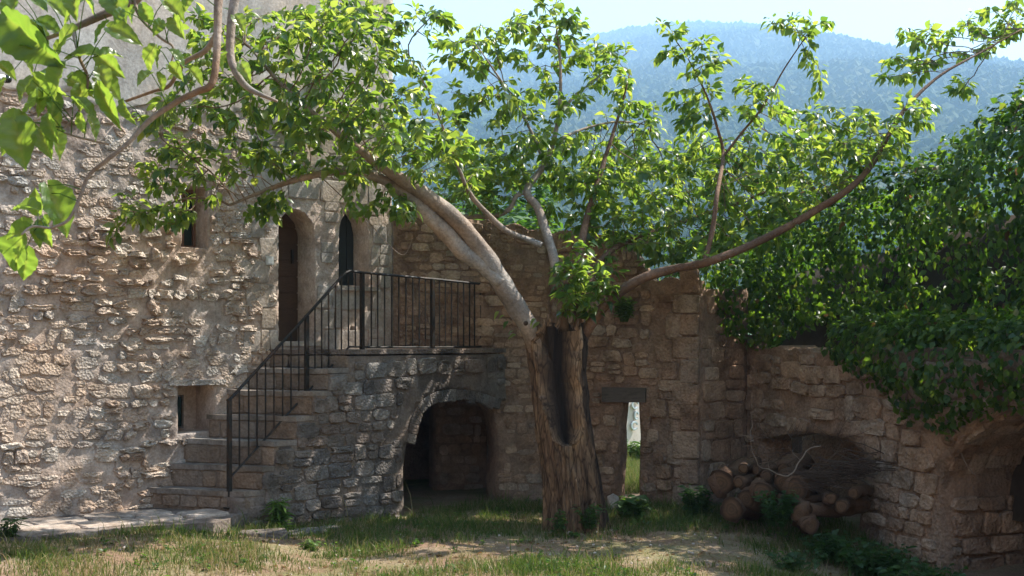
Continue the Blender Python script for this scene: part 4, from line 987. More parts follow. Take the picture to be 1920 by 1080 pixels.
# a broken limb collar on the left limb
kn = P(986, 606, 13.86)
MB().tube([kn + np.array((.0, .05, 0)), kn + np.array((0, -.02, 0)), kn + np.array((0, -.035, 0))], [.028, .024, .012], 9).build('knot_hole', M['hollow'], tree, True)
BSHIFT = .8
BL = [  # crown masses: photo column,row, depth, half sizes (px, px, m), attractors
 (330, 395, 13.2, 80, 38, .5, 22), (245, 400, 13.2, 50, 30, .3, 9), (215, 455, 13.2, 20, 12, .1, 3), (370, 290, 13.1, 110, 55, .6, 34), (300, 215, 12.9, 70, 40, .5, 12), (440, 170, 12.8, 90, 80, .7, 36), (430, 60, 12.8, 90, 55, .6, 24),
 (560, 90, 12.8, 110, 80, .8, 46), (690, 70, 12.8, 110, 80, .8, 46), (620, 200, 12.9, 140, 80, .8, 60), (480, 300, 13.2, 120, 45, .6, 36), (740, 210, 12.9, 100, 90, .8, 46), (720, 310, 13.0, 110, 45, .6, 34),
 (820, 270, 13.3, 80, 70, .6, 26), (505, 412, 13.3, 38, 20, .3, 5), (690, 392, 12.9, 60, 16, .25, 9), (740, 400, 12.9, 40, 18, .2, 5), (815, 40, 12.9, 50, 45, .4, 9), (600, 30, 13.5, 150, 40, .6, 24), (540, 318, 13.4, 70, 18, .3, 7),
 (890, 90, 14.2, 80, 60, .6, 30), (985, 70, 14.5, 70, 60, .7, 26), (1045, 30, 14.6, 55, 50, .5, 20), (1110, 110, 14.9, 80, 60, .6, 30), (1175, 185, 15.0, 60, 55, .5, 18), (935, 190, 14.1, 90, 60, .6, 26), (1040, 170, 14.6, 80, 60, .7, 18), (1010, 270, 14.4, 80, 40, .6, 20),
 (910, 300, 14.0, 80, 45, .6, 22), (1200, 245, 15.2, 50, 30, .4, 9), (1120, 260, 14.9, 70, 35, .5, 14), (880, 350, 14.1, 60, 30, .4, 12),
 (1120, 335, 14.6, 80, 40, .8, 30), (1215, 330, 15.0, 90, 45, 1.0, 40), (1320, 300, 14.9, 90, 60, 1.0, 44), (1285, 200, 14.4, 45, 60, .4, 18), (1265, 75, 14.3, 40, 55, .3, 14), (1335, 120, 14.3, 40, 50, .4, 13), (1400, 180, 14.3, 45, 50, .4, 14), (1500, 50, 14.3, 65, 32, .4, 15), (1520, 120, 14.3, 40, 18, .2, 5),
 (1430, 300, 14.6, 90, 55, .9, 42), (1540, 270, 14.3, 90, 60, .8, 42), (1640, 250, 14.1, 85, 60, .5, 44), (1720, 215, 14.3, 55, 40, .4, 18), (1450, 230, 14.4, 70, 50, .5, 16), (1560, 220, 14.3, 60, 40, .4, 14), (1390, 390, 14.4, 110, 50, .8, 44), (1500, 350, 14.2, 80, 45, .6, 28), (1290, 445, 14.2, 90, 42, .5, 46), (1390, 445, 14.0, 80, 34, .4, 26), (1225, 462, 14.2, 60, 30, .4, 16), (1480, 395, 14.1, 60, 34, .4, 18), (1130, 500, 14.0, 40, 34, .25, 10), (1190, 400, 14.6, 70, 40, .6, 22), (1130, 440, 14.3, 55, 40, .4, 14), (1085, 520, 13.95, 42, 75, .18, 30), (1230, 480, 14.4, 40, 20, .3, 6), (1340, 480, 13.9, 30, 18, .2, 4), (1440, 440, 14.0, 40, 25, .3, 6),
 (1690, 130, 15.0, 50, 45, .4, 20), (1740, 90, 15.1, 65, 55, .5, 28), (1840, 60, 15.3, 80, 55, .5, 38), (1810, 165, 15.1, 45, 20, .3, 7), (1900, 20, 15.4, 60, 50, .5, 16),
 (700, 230, 14.6, 80, 70, .35, 30), (620, 170, 14.5, 70, 60, .3, 16), (560, 250, 14.3, 50, 50, .3, 10),
 (1150, 420, 14.5, 80, 45, .5, 20), (1240, 440, 14.6, 70, 45, .5, 20), (1100, 360, 14.6, 70, 60, .5, 20), (1060, 420, 14.6, 40, 30, .3, 8), (1330, 430, 14.5, 90, 50, .5, 26), (1420, 330, 14.4, 100, 60, .6, 26), (1560, 330, 14.3, 60, 40, .5, 16),
 (900, 310, 14.9, 80, 42, .35, 24), (990, 292, 15.1, 80, 42, .35, 24), (1080, 290, 15.3, 80, 42, .35, 22), (860, 330, 14.7, 60, 40, .3, 14), (1160, 300, 15.3, 80, 50, .4, 18),
 (1150, 283, 15.7, 110, 36, .4, 30), (1050, 285, 15.2, 50, 36, .4, 10), (800, 275, 15.2, 90, 42, .3, 26), (730, 270, 14.9, 50, 40, .3, 10), (880, 285, 15.5, 50, 36, .3, 10),
 (1180, 340, 15.6, 160, 55, .7, 40), (1000, 340, 15.3, 100, 45, .6, 16), (1330, 350, 15.5, 120, 70, .7, 34), (1250, 420, 14.3, 90, 40, .5, 24), (1420, 420, 14.1, 80, 35, .4, 18), (1130, 400, 14.2, 60, 40, .4, 14),
 (640, 120, 12.9, 150, 110, .8, 30), (500, 230, 13.0, 130, 70, .7, 26), (700, 260, 12.9, 120, 70, .7, 26), (420, 330, 13.2, 70, 40, .5, 12), (790, 150, 13.1, 50, 60, .5, 12), (380, 110, 12.8, 60, 60, .5, 12), (560, 170, 12.7, 150, 130, .7, 60), (700, 150, 12.8, 90, 130, .6, 40), (460, 90, 12.8, 80, 80, .5, 22), (330, 330, 13.1, 90, 50, .4, 16),
]
rng = np.random.default_rng(3); A = []
for px, py, Y, a, b_, dy, n in BL:
    if Y >= 14.0 and not (1490 < px < 1760 and Y < 14.4): Y += BSHIFT; n = int(n * 1.05)
    n = int(n * 1.9); v = rng.normal(0, 1, (n, 3)); v = v / np.linalg.norm(v, axis=1)[:, None] * rng.random((n, 1)) ** (1 / 3)
    A += [P(px + a * q[0], py + b_ * q[1], Y + dy * q[2]) for q in v]
pos, par = colonize(start, A, .115, 1.1, .135, .02, 80, rng)
ch, rad, depth, kids = chains(pos, par, len(start))
tw = MB()
for c in ch:
    p = pos[c]; r = np.minimum(rad[c], .02); r[-1] *= .6
    tw.tube(p, r, 5, .5, False)
o = tw.build('twigs', M['twig'], tree); o['kind'] = 'stuff'
# leaves hang in sprays from the last lengths of every twig
LP, LA, LN, LS = [], [], [], []
for i in range(len(start), len(pos)):
    dpt = depth[i]
    if dpt > 4: continue
    n = 10 if dpt == 0 else (7 if dpt < 3 else 4)
    d = pos[i] - pos[par[i]]; d /= np.linalg.norm(d) + 1e-9
    for k in range(n):
        a = rng.uniform(0, 2 * math.pi); side = np.array((math.cos(a), math.sin(a), rng.normal(-.05, .35)))
        ax = side * .8 + d * (.9 if dpt == 0 else .35) + np.array((0, 0, -.45)); ax /= np.linalg.norm(ax)
        stalk = rng.uniform(.03, .085); q = pos[i] - d * rng.uniform(0, .1) + (side * .7 + d * .5) * stalk
        nn = np.array((0, 0, 1.0)) + rng.normal(0, .45, 3) + side * .25
        LP.append(q); LA.append(ax); LN.append(nn); LS.append((.05 + .088 * rng.random() ** .9) * (.8 if dpt == 0 and k > 3 else 1))
# shoots round the trunk top
for px, py in ((935, 585), (945, 592), (952, 603), (962, 620), (966, 628), (1003, 598), (1010, 604)):
    LP.append(P(px, py, 13.9)); LA.append(np.array((-.8, -.3, -.35)) + rng.normal(0, .2, 3)); LN.append(np.array((0, -.3, 1.0)) + rng.normal(0, .3, 3)); LS.append(rng.uniform(.07, .11))
LP, LA, LN, LS = map(np.array, (LP, LA, LN, LS)); LT = np.clip(rng.normal(.55, .33, len(LP)), 0, 1)
print('leaves', len(LP), 'nodes', len(pos))
R = orient(LA, LN); base = leaf_geo(7, .30, .25, .40)
px = 960 + LP[:, 0] / LP[:, 1] * F; py = HOR + (EYE - LP[:, 2]) / LP[:, 1] * F
vis = (px > 0) & (px < 1920) & (py > 0) & (py < 1080)
order = np.argsort(np.where(vis, LP[:, 1] / LS, 1e9))
big = order[:300]; rest = order[300:]
LM = []
for k in range(6):
    V, Q = leaf_geo(7, .30 + .02 * (k % 3 - 1), .22 + .05 * (k % 2), .28 + .04 * k)
    LM.append(mesh_np('leaf', V, [Q], {'tint': np.full(len(V), k / 5)}, True)); LM[-1].materials.append(M['leaf'])
def put_leaf(p, Rm, s, k, parent):
    o = bpy.data.objects.new('leaf', LM[k]); COL.objects.link(o); o.parent = parent; o.matrix_parent_inverse = Matrix.Translation(-world_loc(parent))
    m4 = Matrix([[*(Rm[r] * s), p[r]] for r in range(3)] + [[0, 0, 0, 1]]); o.matrix_basis = m4; return o
for i in big: put_leaf(LP[i], R[i], LS[i], int(rng.integers(6)), tree)
Ws, Fs, Ts, n0 = [], [], [], 0; gsel = rng.integers(0, 4, len(rest))
for g_, bs in enumerate((leaf_geo(7, .30, .25, .40), leaf_geo(7, .36, .10, .15), leaf_geo(7, .26, .42, .62), leaf_geo(7, .32, .18, -.12))):
    q_ = rest[gsel == g_]; w_, f_, t_ = scatter(bs, LP[q_], R[q_], LS[q_], LT[q_]); Ws.append(w_); Fs.append(f_ + n0); Ts.append(t_); n0 += len(w_)
W, Fq, Tt = np.vstack(Ws), np.vstack(Fs), np.concatenate(Ts)
o = link('foliage', mesh_np('foliage', W, [Fq], {'tint': Tt}, True), M['leaf'], tree); o['kind'] = 'stuff'

# ------------------------------------------------------------------ leafy branch close to the camera
YB = 4.4
br = empty('leafy_branch', P(420, -60, YB), 'overhanging branch of large translucent yellow-green leaves reaching in from above', 'branch')
paths = [
 [(430, -90, 4.6, .018), (412, -20, 4.5, .016), (408, 50, 4.45, .014), (405, 110, 4.42, .013), (396, 158, 4.4, .013), (370, 172, 4.4, .012), (330, 192, 4.38, .0105), (280, 226, 4.35, .009), (240, 268, 4.33, .008), (200, 300, 4.3, .0075), (166, 330, 4.3, .007), (150, 370, 4.28, .0065), (128, 412, 4.26, .006), (95, 428, 4.25, .005)],
 [(412, 55, 4.46, .011), (385, 95, 4.5, .010), (345, 118, 4.5, .008), (318, 160, 4.5, .007), (285, 172, 4.5, .006), (235, 190, 4.48, .005)],
 [(300, -70, 4.5, .018), (250, 5, 4.5, .017), (200, 25, 4.48, .015), (140, 52, 4.46, .011), (88, 72, 4.45, .007)],
 [(205, 270, 4.33, .005), (150, 258, 4.3, .004), (120, 248, 4.3, .003)],
 [(245, -20, 4.5, .008), (262, 30, 4.48, .006), (300, 70, 4.46, .005), (325, 90, 4.45, .004), (318, 130, 4.44, .003)],
 [(95, 428, 4.25, .005), (60, 425, 4.22, .004), (40, 440, 4.2, .0035)], [(135, 50, 4.46, .008), (150, 110, 4.4, .006), (165, 150, 4.38, .005), (150, 205, 4.36, .004), (120, 240, 4.34, .003)],
 [(470, -80, 5.4, .022), (440, 0, 5.4, .02), (432, 95, 5.35, .017), (445, 140, 5.3, .015), (470, 168, 5.3, .012), (520, 190, 5.3, .006)]]
for rows in paths:
    p = L3(rows); V, Fc = tube(p, rads(rows, len(p)), 9, True, .2, 3)
    link('stem', mesh_np('stem', V, Fc, {'tint': np.clip(.3 + .5 * np.sin(V[:, 2] * 9), 0, 1)}, True), M['bark'], br)
FL = [ # stalk end, tip (photo px), relative width, roll
 (12, 32, 122, 140, .8, .9), (52, 42, 100, 108, .7, -.6), (70, 40, 122, 62, .8, .3), (66, 92, 16, 86, .9, .2), (182, 102, 108, 100, 1.0, .5), (184, 104, 238, 150, .8, .5), (180, 146, 236, 188, 1.1, .2), (184, 160, 228, 250, .5, .9), (232, 188, 248, 240, .6, 1.1),
 (122, 122, 86, 188, 1.0, .4), (128, 148, 184, 178, .9, .2), (174, 172, 124, 186, .7, .1), (105, 160, 40, 200, 1.0, .3), (90, 182, 22, 206, .7, .5), (138, 188, 196, 228, .6, .8), (28, 226, 46, 322, 1.1, .3), (22, 232, 4, 300, .8, -.4), (74, 242, 96, 300, .9, .4), (98, 238, 124, 304, .8, -.5),
 (150, 214, 158, 262, .6, .3), (166, 218, 188, 262, .7, -.3), (290, 86, 270, 138, 1.0, .1), (302, 90, 284, 132, .7, .4), (320, 96, 357, 128, .9, .2), (318, 122, 346, 154, .8, .3), (354, 128, 386, 166, .7, .5), (284, 138, 252, 160, 1.0, .2), (294, 138, 310, 178, .7, -.4),
 (308, 2, 352, 42, .9, .2), (324, 34, 346, 76, .9, .3), (302, 38, 288, 68, 1.0, .1), (266, 8, 288, 54, .9, .4), (202, 42, 162, 78, .6, .9), (250, 12, 238, 48, .8, .2), (228, 18, 214, 46, .9, -.2),
 (90, 348, 142, 452, .9, .2), (78, 362, 80, 336, .6, .1), (72, 394, 12, 384, .7, .3), (72, 400, 62, 346, .9, -.3), (76, 414, 98, 470, .8, .5), (60, 418, 16, 432, .9, .2), (56, 428, 0, 448, .9, -.2), (42, 440, 20, 520, 1.15, .3), (50, 466, 44, 536, .8, -.6), (62, 424, 78, 470, .8, .2), (100, 404, 76, 436, .9, .2),
 (40, -12, 96, 20, 1.0, .2), (30, 0, 4, 48, .9, .3), (90, 4, 130, 28, .8, -.3), (110, -14, 150, 10, .8, .1), (140, -10, 136, 36, .9, .4), (160, 0, 184, 26, .8, .2), (20, 60, -10, 96, .9, .3), (0, 120, 36, 150, .8, .2), (40, 108, 70, 142, .8, -.4), (110, 206, 100, 262, .9, .3), (60, 150, 28, 190, .9, .4), (150, 160, 150, 214, .9, .1), (186, 128, 206, 176, .9, -.5), (10, 150, -12, 190, .9, .1),
 (360, -10, 340, 22, .9, .2), (222, -10, 200, 18, .9, .1), (440, 30, 462, 58, .8, .2), (452, 120, 470, 152, .8, .3), (425, 100, 408, 136, .8, .1)]
for _ in range(22):
    a, bq = rng.uniform(-20, 235), rng.uniform(-20, 250)
    if a / 235 + bq / 330 > 1.15: continue
    e, L_ = rng.normal(1.5, .75), rng.uniform(42, 80); FL.append((a, bq, a + L_ * math.cos(e), bq + L_ * math.sin(e), rng.uniform(.75, 1.05), rng.uniform(-.6, .9)))
for k, (a, bq, c_, d_, wd, roll) in enumerate(FL):
    Y = (5.25 if a > 400 else YB) + rng.uniform(-.2, .1); c_, d_ = a + (c_ - a) * .9, bq + (d_ - bq) * .9; p = P(a, bq, Y); t_ = P(c_, d_, Y + rng.uniform(-.05, .05)); ax = t_ - p; L = np.linalg.norm(ax)
    nn = np.array((.25, -.65 + .3 * math.cos(roll * 7), .75)) + roll * np.cross(ax / L, (0, -1, 0)) + rng.normal(0, .2, 3)
    Rm = orient(ax[None], nn[None])[0]; Rm = Rm * np.array((min(1.25, wd * 1.1), 1, 1))[None]
    if k % 6 == 0 or k < 6:
        V, Q = leaf_geo(25, .34, .25 + .25 * rng.random(), .10 + .25 * rng.random(), cols=3)
        V[:, 0] *= 1 + .05 * np.sin(V[:, 1] * 40 + k); V[:, 2] += .02 * np.sin(V[:, 1] * 22 + V[:, 0] * 9)
        tb_ = .15 + .45 * rng.random(); mid_ = np.exp(-(V[:, 0] / .012) ** 2); side_ = .5 + .5 * np.cos((V[:, 1] - np.abs(V[:, 0]) * .9) * 44)
        V[:, 2] -= .012 * mid_; bl = mesh_np('leaf', V, [Q], {'tint': np.clip(tb_ + .4 * mid_ + .16 * side_ ** 4 + .12 * np.array([noise.noise(Vector((q[0] * 7, q[1] * 7, k))) for q in V]), 0, 1)}, True); bl.materials.append(M['leaf']); LM.append(bl)
    put_leaf(p, Rm, L, len(LM) - 1, br)
    # petiole back to the nearest stem
    allp = np.vstack([L3(r_) for r_ in paths[:7]]); q = allp[np.argmin(np.linalg.norm(allp - p, axis=1))]
    if np.linalg.norm(q - p) < .25 and np.linalg.norm(q - p) > .01:
        MB().tube([q, (q + p) / 2 + np.array((0, 0, .012)), p], [.0022, .0018, .0014], 5, .7).build('leaf_stalk', M['weed'], br)

# ------------------------------------------------------------------ ivy on the bank and over the garden wall
def ivy(name, label, ells, n, size, seed, clip=None, trails=0):
    rg = np.random.default_rng(seed); pts = []; nor = []
    area = np.array([(a * b_ * c_) ** (2 / 3) for _, (a, b_, c_) in ells]); cnt = (n * area / area.sum()).astype(int)
    for (c, r), k in zip(ells, cnt):
        v = rg.normal(0, 1, (k, 3)); v /= np.linalg.norm(v, axis=1)[:, None]
        lump = np.array([.40 * noise.noise(Vector(q * 2.3 + c)) + .10 * noise.noise(Vector(q * 6 + c)) for q in v])
        s = 1 + lump - np.where(rg.random(k) < .3, .20 * rg.random(k) + .06, .14 * rg.random(k) ** 1.5)
        pts.append(np.array(c) + v * np.array(r) * s[:, None]); nor.append(v / np.array(r))
    p = np.vstack(pts); nn = np.vstack(nor); nn /= np.linalg.norm(nn, axis=1)[:, None]
    keep = np.ones(len(p), bool)
    for c, r in ells: keep &= (((p - np.array(c)) / np.array(r)) ** 2).sum(1) > .55
    if clip is not None: keep &= clip(p)
    keep &= p[:, 2] > .05
    p, nn = p[keep], nn[keep]; N = len(p)
    down = np.array((0, 0, -1.0)); ax = down - nn * (nn @ down)[:, None] + rg.normal(0, .45, (N, 3)) + nn * .35
    nrm = nn * .5 + rg.normal(0, .5, (N, 3)) + np.array((0, 0, 1.0))
    s = size[0] + (size[1] - size[0]) * rg.beta(1.6, 2.2, N)
    if trails:
        tp, ta, ts = [], [], []
        for k in range(trails):
            i = rg.integers(N); q = p[i].copy(); q[2] = min(q[2], 1.75); off = np.array((0, 0, -1.0))
            for st_ in range(int(rg.integers(4, 9))):
                q = q + off * .035 + rg.normal(0, .012, 3); tp.append(q.copy()); ta.append(off + rg.normal(0, .7, 3)); ts.append(rg.uniform(.035, .07))
        p = np.vstack([p, tp]); ax = np.vstack([ax, ta]); nrm = np.vstack([nrm, np.tile(W3.p(0, 0, 1) - W3.p(0, 0, 0) + np.array((0, 0, .5)), (len(tp), 1)) + rg.normal(0, .3, (len(tp), 3))]); s = np.concatenate([s, ts]); N = len(p)
    tn = np.clip(rg.normal(.36, .22, N) + .25 * np.array([noise.noise(Vector(q * 1.8)) for q in p]), 0, .86); tn[rg.random(N) < .012] = 1.0
    parts = [np.nonzero(rg.integers(0, 3, N) == g_)[0] for g_ in range(3)]; Ws, Fs, Ts, n0 = [], [], [], 0; R_ = orient(ax, nrm)
    for g_, lg_ in zip(parts, (leaf_geo(4, .40, .14, .26), leaf_geo(4, .48, .05, .12), leaf_geo(4, .33, .3, .4))):
        w_, f_, t_ = scatter(lg_, p[g_], R_[g_], s[g_], tn[g_]); Ws.append(w_); Fs.append(f_ + n0); Ts.append(t_); n0 += len(w_)
    W, Fq, Tt = np.vstack(Ws), np.vstack(Fs), np.concatenate(Ts); nn = nn[:N] if len(nn) >= N else np.vstack([nn, np.zeros((N - len(nn), 3))])
    root = empty(name, p.mean(0) * np.array((1, 1, 0)) + np.array((0, 0, p[:, 2].min())), label, 'ivy')
    o = link('foliage', mesh_np('foliage', W, [Fq], {'tint': Tt}, True), M['ivy'], root); o['kind'] = 'stuff'
    # woody runners
    rb = MB()
    for k in range(12):
        i = rg.integers(N); q = p[i] - nn[i] * .22; path = [q]
        for st_ in range(6): q = q + np.array((rg.normal(0, .08), rg.normal(0, .08), -.14)); path.append(q)
        rb.tube(path, np.linspace(.012, .005, 7), 5, .4)
    o = rb.build('runners', M['twig'], root); o['kind'] = 'stuff'
    return root
E1 = []
for t, w, z, r in ((-.9, 1.15, 2.9, (1.0, .9, .85)), (.15, 1.0, 3.12, (.85, .85, .80)), (1.0, .9, 3.2, (.9, .95, .85)), (1.9, .95, 3.3, (.95, 1.0, .95)), (2.8, 1.25, 3.2, (1.0, 1.0, 1.2)), (3.7, 1.4, 3.45, (1.05, 1.05, 1.35)), (4.6, 1.5, 3.7, (1.1, 1.1, 1.4)), (5.6, 1.5, 3.9, (1.1, 1.1, 1.5)), (6.6, 1.5, 4.0, (1.1, 1.1, 1.5)), (3.9, 2.6, 4.0, (1.2, 1.2, 1.0)), (5.2, 2.8, 4.5, (1.3, 1.3, 1.1)), (.4, 2.3, 3.1, (1.1, 1.1, 1.0)), (2.2, 2.4, 3.4, (1.2, 1.2, 1.0))):
    E1.append((W3.p(t, z, -w), r))
for t in np.arange(1.9, 7.0, .62): E1.append((W3.p(t, 2.40 + .02 * t, -1.0), (.5, .46, .42)))
for t in np.arange(3.2, 7.2, .6): E1.append((W3.p(t, 3.05 + .06 * t, -1.1), (.55, .5, .5)))
ivy('ivy', 'tall dark ivy thicket covering the bank behind the garden wall', [((2.85, 16.5, 2.72), (.62, .5, .55)), ((2.6, 17.0, 2.9), (.7, .6, .6)), (S2.p(.62, 2.62, .12), (.36, .34, .46)), (W3.p(.25, 2.42, .02), (.5, .40, .42))] + E1, 106000, (.045, .11), 41, None)
E2 = []
IVY2 = .10
for t, w, z, r in ((2.15, .12, 1.98, (.32, .35, .30)), (2.55, .10, 1.92, (.38, .42, .38)), (3.0, .06, 1.86, (.40, .45, .42)), (3.45, .0, 1.74, (.42, .5, .52)), (3.95, .0, 1.68, (.42, .5, .56)), (4.45, .05, 1.78, (.42, .5, .5)), (5.0, .08, 1.82, (.45, .5, .45)), (5.7, .1, 1.85, (.5, .5, .42)), (6.4, .1, 1.9, (.5, .5, .4))):
    E2.append((W3.p(t, z + IVY2, -w), r))
ivy('ivy', 'bright-topped ivy spilling over the front edge of the garden wall', E2, 15000, (.045, .10), 42, None, 10)

# ------------------------------------------------------------------ flagstone platform at the stair foot
plat = empty('stone_platform', (-4.4, 13.1, 0), 'low platform of pale worn flagstones at the foot of the staircase', 'platform')
rng = np.random.default_rng(8)
PB = [W1.p(-2.2, 0)[:2], W1.p(SA[0][0] + .25, 0)[:2], SA[0][3] + np.array((.05, -.02)), P(436, 960, 13.35)[:2]]
front = [np.array(((q[0] - 960) / F * q[1], q[1])) for q in ((430, 13.15), (400, 12.9), (330, 12.78), (250, 12.62), (150, 12.2), (40, 11.95), (-100, 11.8), (-300, 11.6))]
poly = [tuple(q) for q in [PB[0]] + front[::-1] + [PB[3], PB[2], PB[1]]]
MB().prism(poly, -.1, .245).build('platform_core', M['aw_mortar'], plat)
def flag(cx, cy, hx_, hy_, z, th, mat, parent, ang, n=12, name='flagstone'):
    p = rpoly(0, 0, hx_, hy_, 6, .03, rng, n); ca, sa = math.cos(ang), math.sin(ang)
    p = np.stack([cx + p[:, 0] * ca - p[:, 1] * sa, cy + p[:, 0] * sa + p[:, 1] * ca], 1); c = p.mean(0)
    V = np.vstack([np.c_[p, np.full(n, z - th)], np.c_[p, np.full(n, z - .012)], np.c_[c + (p - c) * .96, np.full(n, z) + rng.normal(0, .003, n)], [(*c, z + .003)]])
    i = np.arange(n); k = (i + 1) % n
    Fq = np.concatenate([np.stack([r * n + i, r * n + k, (r + 1) * n + k, (r + 1) * n + i], 1) for r in range(2)]); Ft = np.stack([2 * n + i, 2 * n + k, np.full(n, 3 * n)], 1)
    link(name, mesh_np(name, V, [Fq, Ft], {'tint': np.full(len(V), rng.random())}), mat, parent)
v = -.05; 
wd = W1.d; wn_ = W1.n
while v < 2.0:
    hgt = rng.uniform(.32, .5); u = -2.6
    while u < 2.6:
        w = rng.uniform(.4, .75); c = W1.p(u + w / 2, 0, v + hgt / 2)[:2]
        cor = [W1.p(u + w * a, 0, v + hgt * b_)[:2] for a in (.12, .88) for b_ in (.12, .88)]
        if all(inside(poly, *q) for q in cor): flag(c[0], c[1], w / 2 - .012, hgt / 2 - .012, .272 + rng.normal(0, .004), .05, M['paving'], plat, math.atan2(wd[1], wd[0]))
        u += w
    v += hgt
# low front slab beside the stair corner
sl = empty('kerb_slab', (-2.5, 13.3, 0), 'low broken stone slab in the grass beside the stair corner', 'slab')
for (cx, cy, a, b_, z, ang) in ((-2.58, 13.2, .26, .14, .12, .3), (-2.25, 13.55, .28, .13, .07, .7), (-2.02, 13.9, .22, .1, .05, .8)):
    flag(cx, cy, a, b_, z, .14, M['aw_stone'], sl, ang, name='slab_piece')

# ------------------------------------------------------------------ logs, dead branch, brushwood
rng = np.random.default_rng(17)
LOGS = [ # front end (photo px, depth), direction in plan (deg from +X), length, radius, label
 ((1352, 905, 14.55), 62, .75, .155, 'thick squat log with peeled reddish bark standing first in the heap by the wall corner'),
 ((1372, 955, 14.1), 55, .8, .13, 'low heavy log lying on the grass at the front of the heap'),
 ((1427, 922, 13.95), 78, .9, .105, 'large round sawn log with its pale end facing out in the middle of the heap'),
 ((1394, 878, 14.35), 70, .8, .062, 'small round log showing a pale cut end on top of the heap'),
 ((1418, 882, 14.4), 40, .7, .055, 'thin split log slanting on top between two cut ends'),
 ((1437, 893, 14.3), 75, .8, .072, 'short log tucked beneath the bleached dead branch'),
 ((1400, 935, 14.1), 50, .9, .12, 'dark barked log behind the large round end'),
 ((1385, 905, 14.3), 52, .9, .085, 'grey log slanting down into the gap of the heap'),
 ((1462, 934, 13.75), 18, .7, .052, 'slim straight log poking forward with a clean pale side'),
 ((1492, 918, 13.75), 60, .9, .13, 'old stump log with a ragged hollow end beside the brushwood'),
 ((1470, 905, 14.0), 68, .8, .12, 'rounded log resting behind the slim pale one'),
 ((1515, 955, 13.6), 35, .9, .085, 'dark long log sloping under the brushwood'),
 ((1498, 965, 13.45), 80, .6, .10, 'stubby brown log near the weeds at the front'),
 ((1520, 985, 13.35), 85, .5, .09, 'mossy log end half hidden in the grass'),
 ((1558, 935, 13.6), 82, .6, .06, 'narrow upright-looking log at the inner edge of the recess'),
 ((1578, 950, 13.5), 70, .6, .075, 'reddish log against the recess jamb'),
 ((1600, 925, 13.6), 60, .6, .06, 'small orange-brown log high against the recess jamb'),
 ((1470, 880, 14.4), 60, .8, .10, 'pale tan log high in the middle of the heap'),
]
for (px, py, Y), ang, L, r, lab in LOGS:
    a = P(px, py, Y); d = np.array((math.cos(math.radians(ang)), math.sin(math.radians(ang)), rng.uniform(-.06, .1))); d /= np.linalg.norm(d)
    a[2] = max(a[2], r * .55)
    lg = empty('log', a * np.array((1, 1, 0)) + np.array((0, 0, max(0, a[2] - r))), lab, 'log', 'cut logs heaped in the recess')
    n = 12; pts = [a + d * L * t for t in np.linspace(0, 1, 7)]; pts = [q + rng.normal(0, .02, 3) for q in pts]; pts[0] = a
    rr = r * (1 + rng.normal(0, .07, 7) + .10 * np.sin(np.linspace(0, 5, 7) + r * 50)); V, Fc = tube(pts, rr, n, True, .55, px)
    link('bark', mesh_np('bark', V, Fc, None, True), M['log'], lg)
    u = np.cross(d, (0, 0, 1)); u /= np.linalg.norm(u); w = np.cross(u, d)
    t = np.arange(14) * 2 * np.pi / 14; rad_ = rr[0] * (1 + .07 * np.sin(3 * t + px)) * .95
    V = np.vstack([a - d * .004 + (np.cos(t) * rad_)[:, None] * u + (np.sin(t) * rad_)[:, None] * w, a - d * .012 + .5 * ((np.cos(t) * rad_)[:, None] * u + (np.sin(t) * rad_)[:, None] * w), [a - d * .009]]); i = np.arange(14); k = (i + 1) % 14
    link('cut_end', mesh_np('cut_end', V, [np.stack([i, 14 + i, 14 + k, k], 1), np.stack([14 + i, np.full(14, 28), 14 + k], 1)], {'tint': np.concatenate([np.ones(14), np.full(14, .5), [0.0]])}), M['log_end'], lg)
db = empty('dead_branch', P(1480, 900, 13.75), 'bleached bare forked branch lying on top of the log heap', 'branch')
YD = 13.75
for rows in ([(1540, 836, YD, .012), (1518, 842, YD, .016), (1500, 862, YD, .018), (1478, 892, YD - .05, .018), (1440, 880, YD - .05, .013), (1422, 872, YD - .1, .011), (1408, 835, YD - .1, .009), (1406, 820, YD - .1, .008), (1385, 815, YD - .15, .006), (1386, 805, YD - .15, .004)],
             [(1406, 822, YD - .1, .007), (1410, 795, YD, .006), (1410, 775, YD, .005), (1420, 772, YD, .004), (1421, 765, YD, .003)], [(1442, 880, YD, .006), (1438, 850, YD, .005), (1426, 832, YD + .05, .004), (1428, 822, YD, .003)],
             [(1500, 862, YD, .008), (1488, 850, YD, .006), (1478, 838, YD + .05, .004)], [(1545, 870, YD, .006), (1568, 848, YD, .006), (1574, 832, YD, .004)], [(1566, 848, YD, .005), (1582, 846, YD, .003)], [(1420, 870, YD, .005), (1440, 866, YD, .004), (1456, 868, YD, .003)]):
    p = L3(rows); link('stem', mesh_np('stem', *tube(p + np.array([[.012 * noise.noise(Vector(q * 14)), .012 * noise.noise(Vector(q * 13 + 5)), .012 * noise.noise(Vector(q * 15 + 9))] for q in map(np.asarray, p)]), rads(rows, len(p)) * .45, 6, True, .15, 1)[:2], None, True), M['dry_twig'], db)
bw = empty('brushwood', P(1560, 890, 13.8), 'dark bundle of thin brushwood stuffed into the wall recess', 'brushwood'); mb = MB()
for k in range(150):
    a = P(rng.uniform(1490, 1625), 0, 13.75 + rng.uniform(-.15, .5)); a[2] = EYE - (np.interp(960 + a[0] / a[1] * F, [1490, 1560, 1630], [905, 885, 868]) - HOR) / F * a[1] + rng.normal(0, .06)
    d = np.array((rng.normal(-.75, .25), rng.normal(.5, .3), rng.normal(.0, .22))); L = rng.uniform(.25, .6)
    mb.tube([a - d * L * .5, a + rng.normal(0, .015, 3), a + d * L * .5], [.006, .005, .002], 4, .5, False)
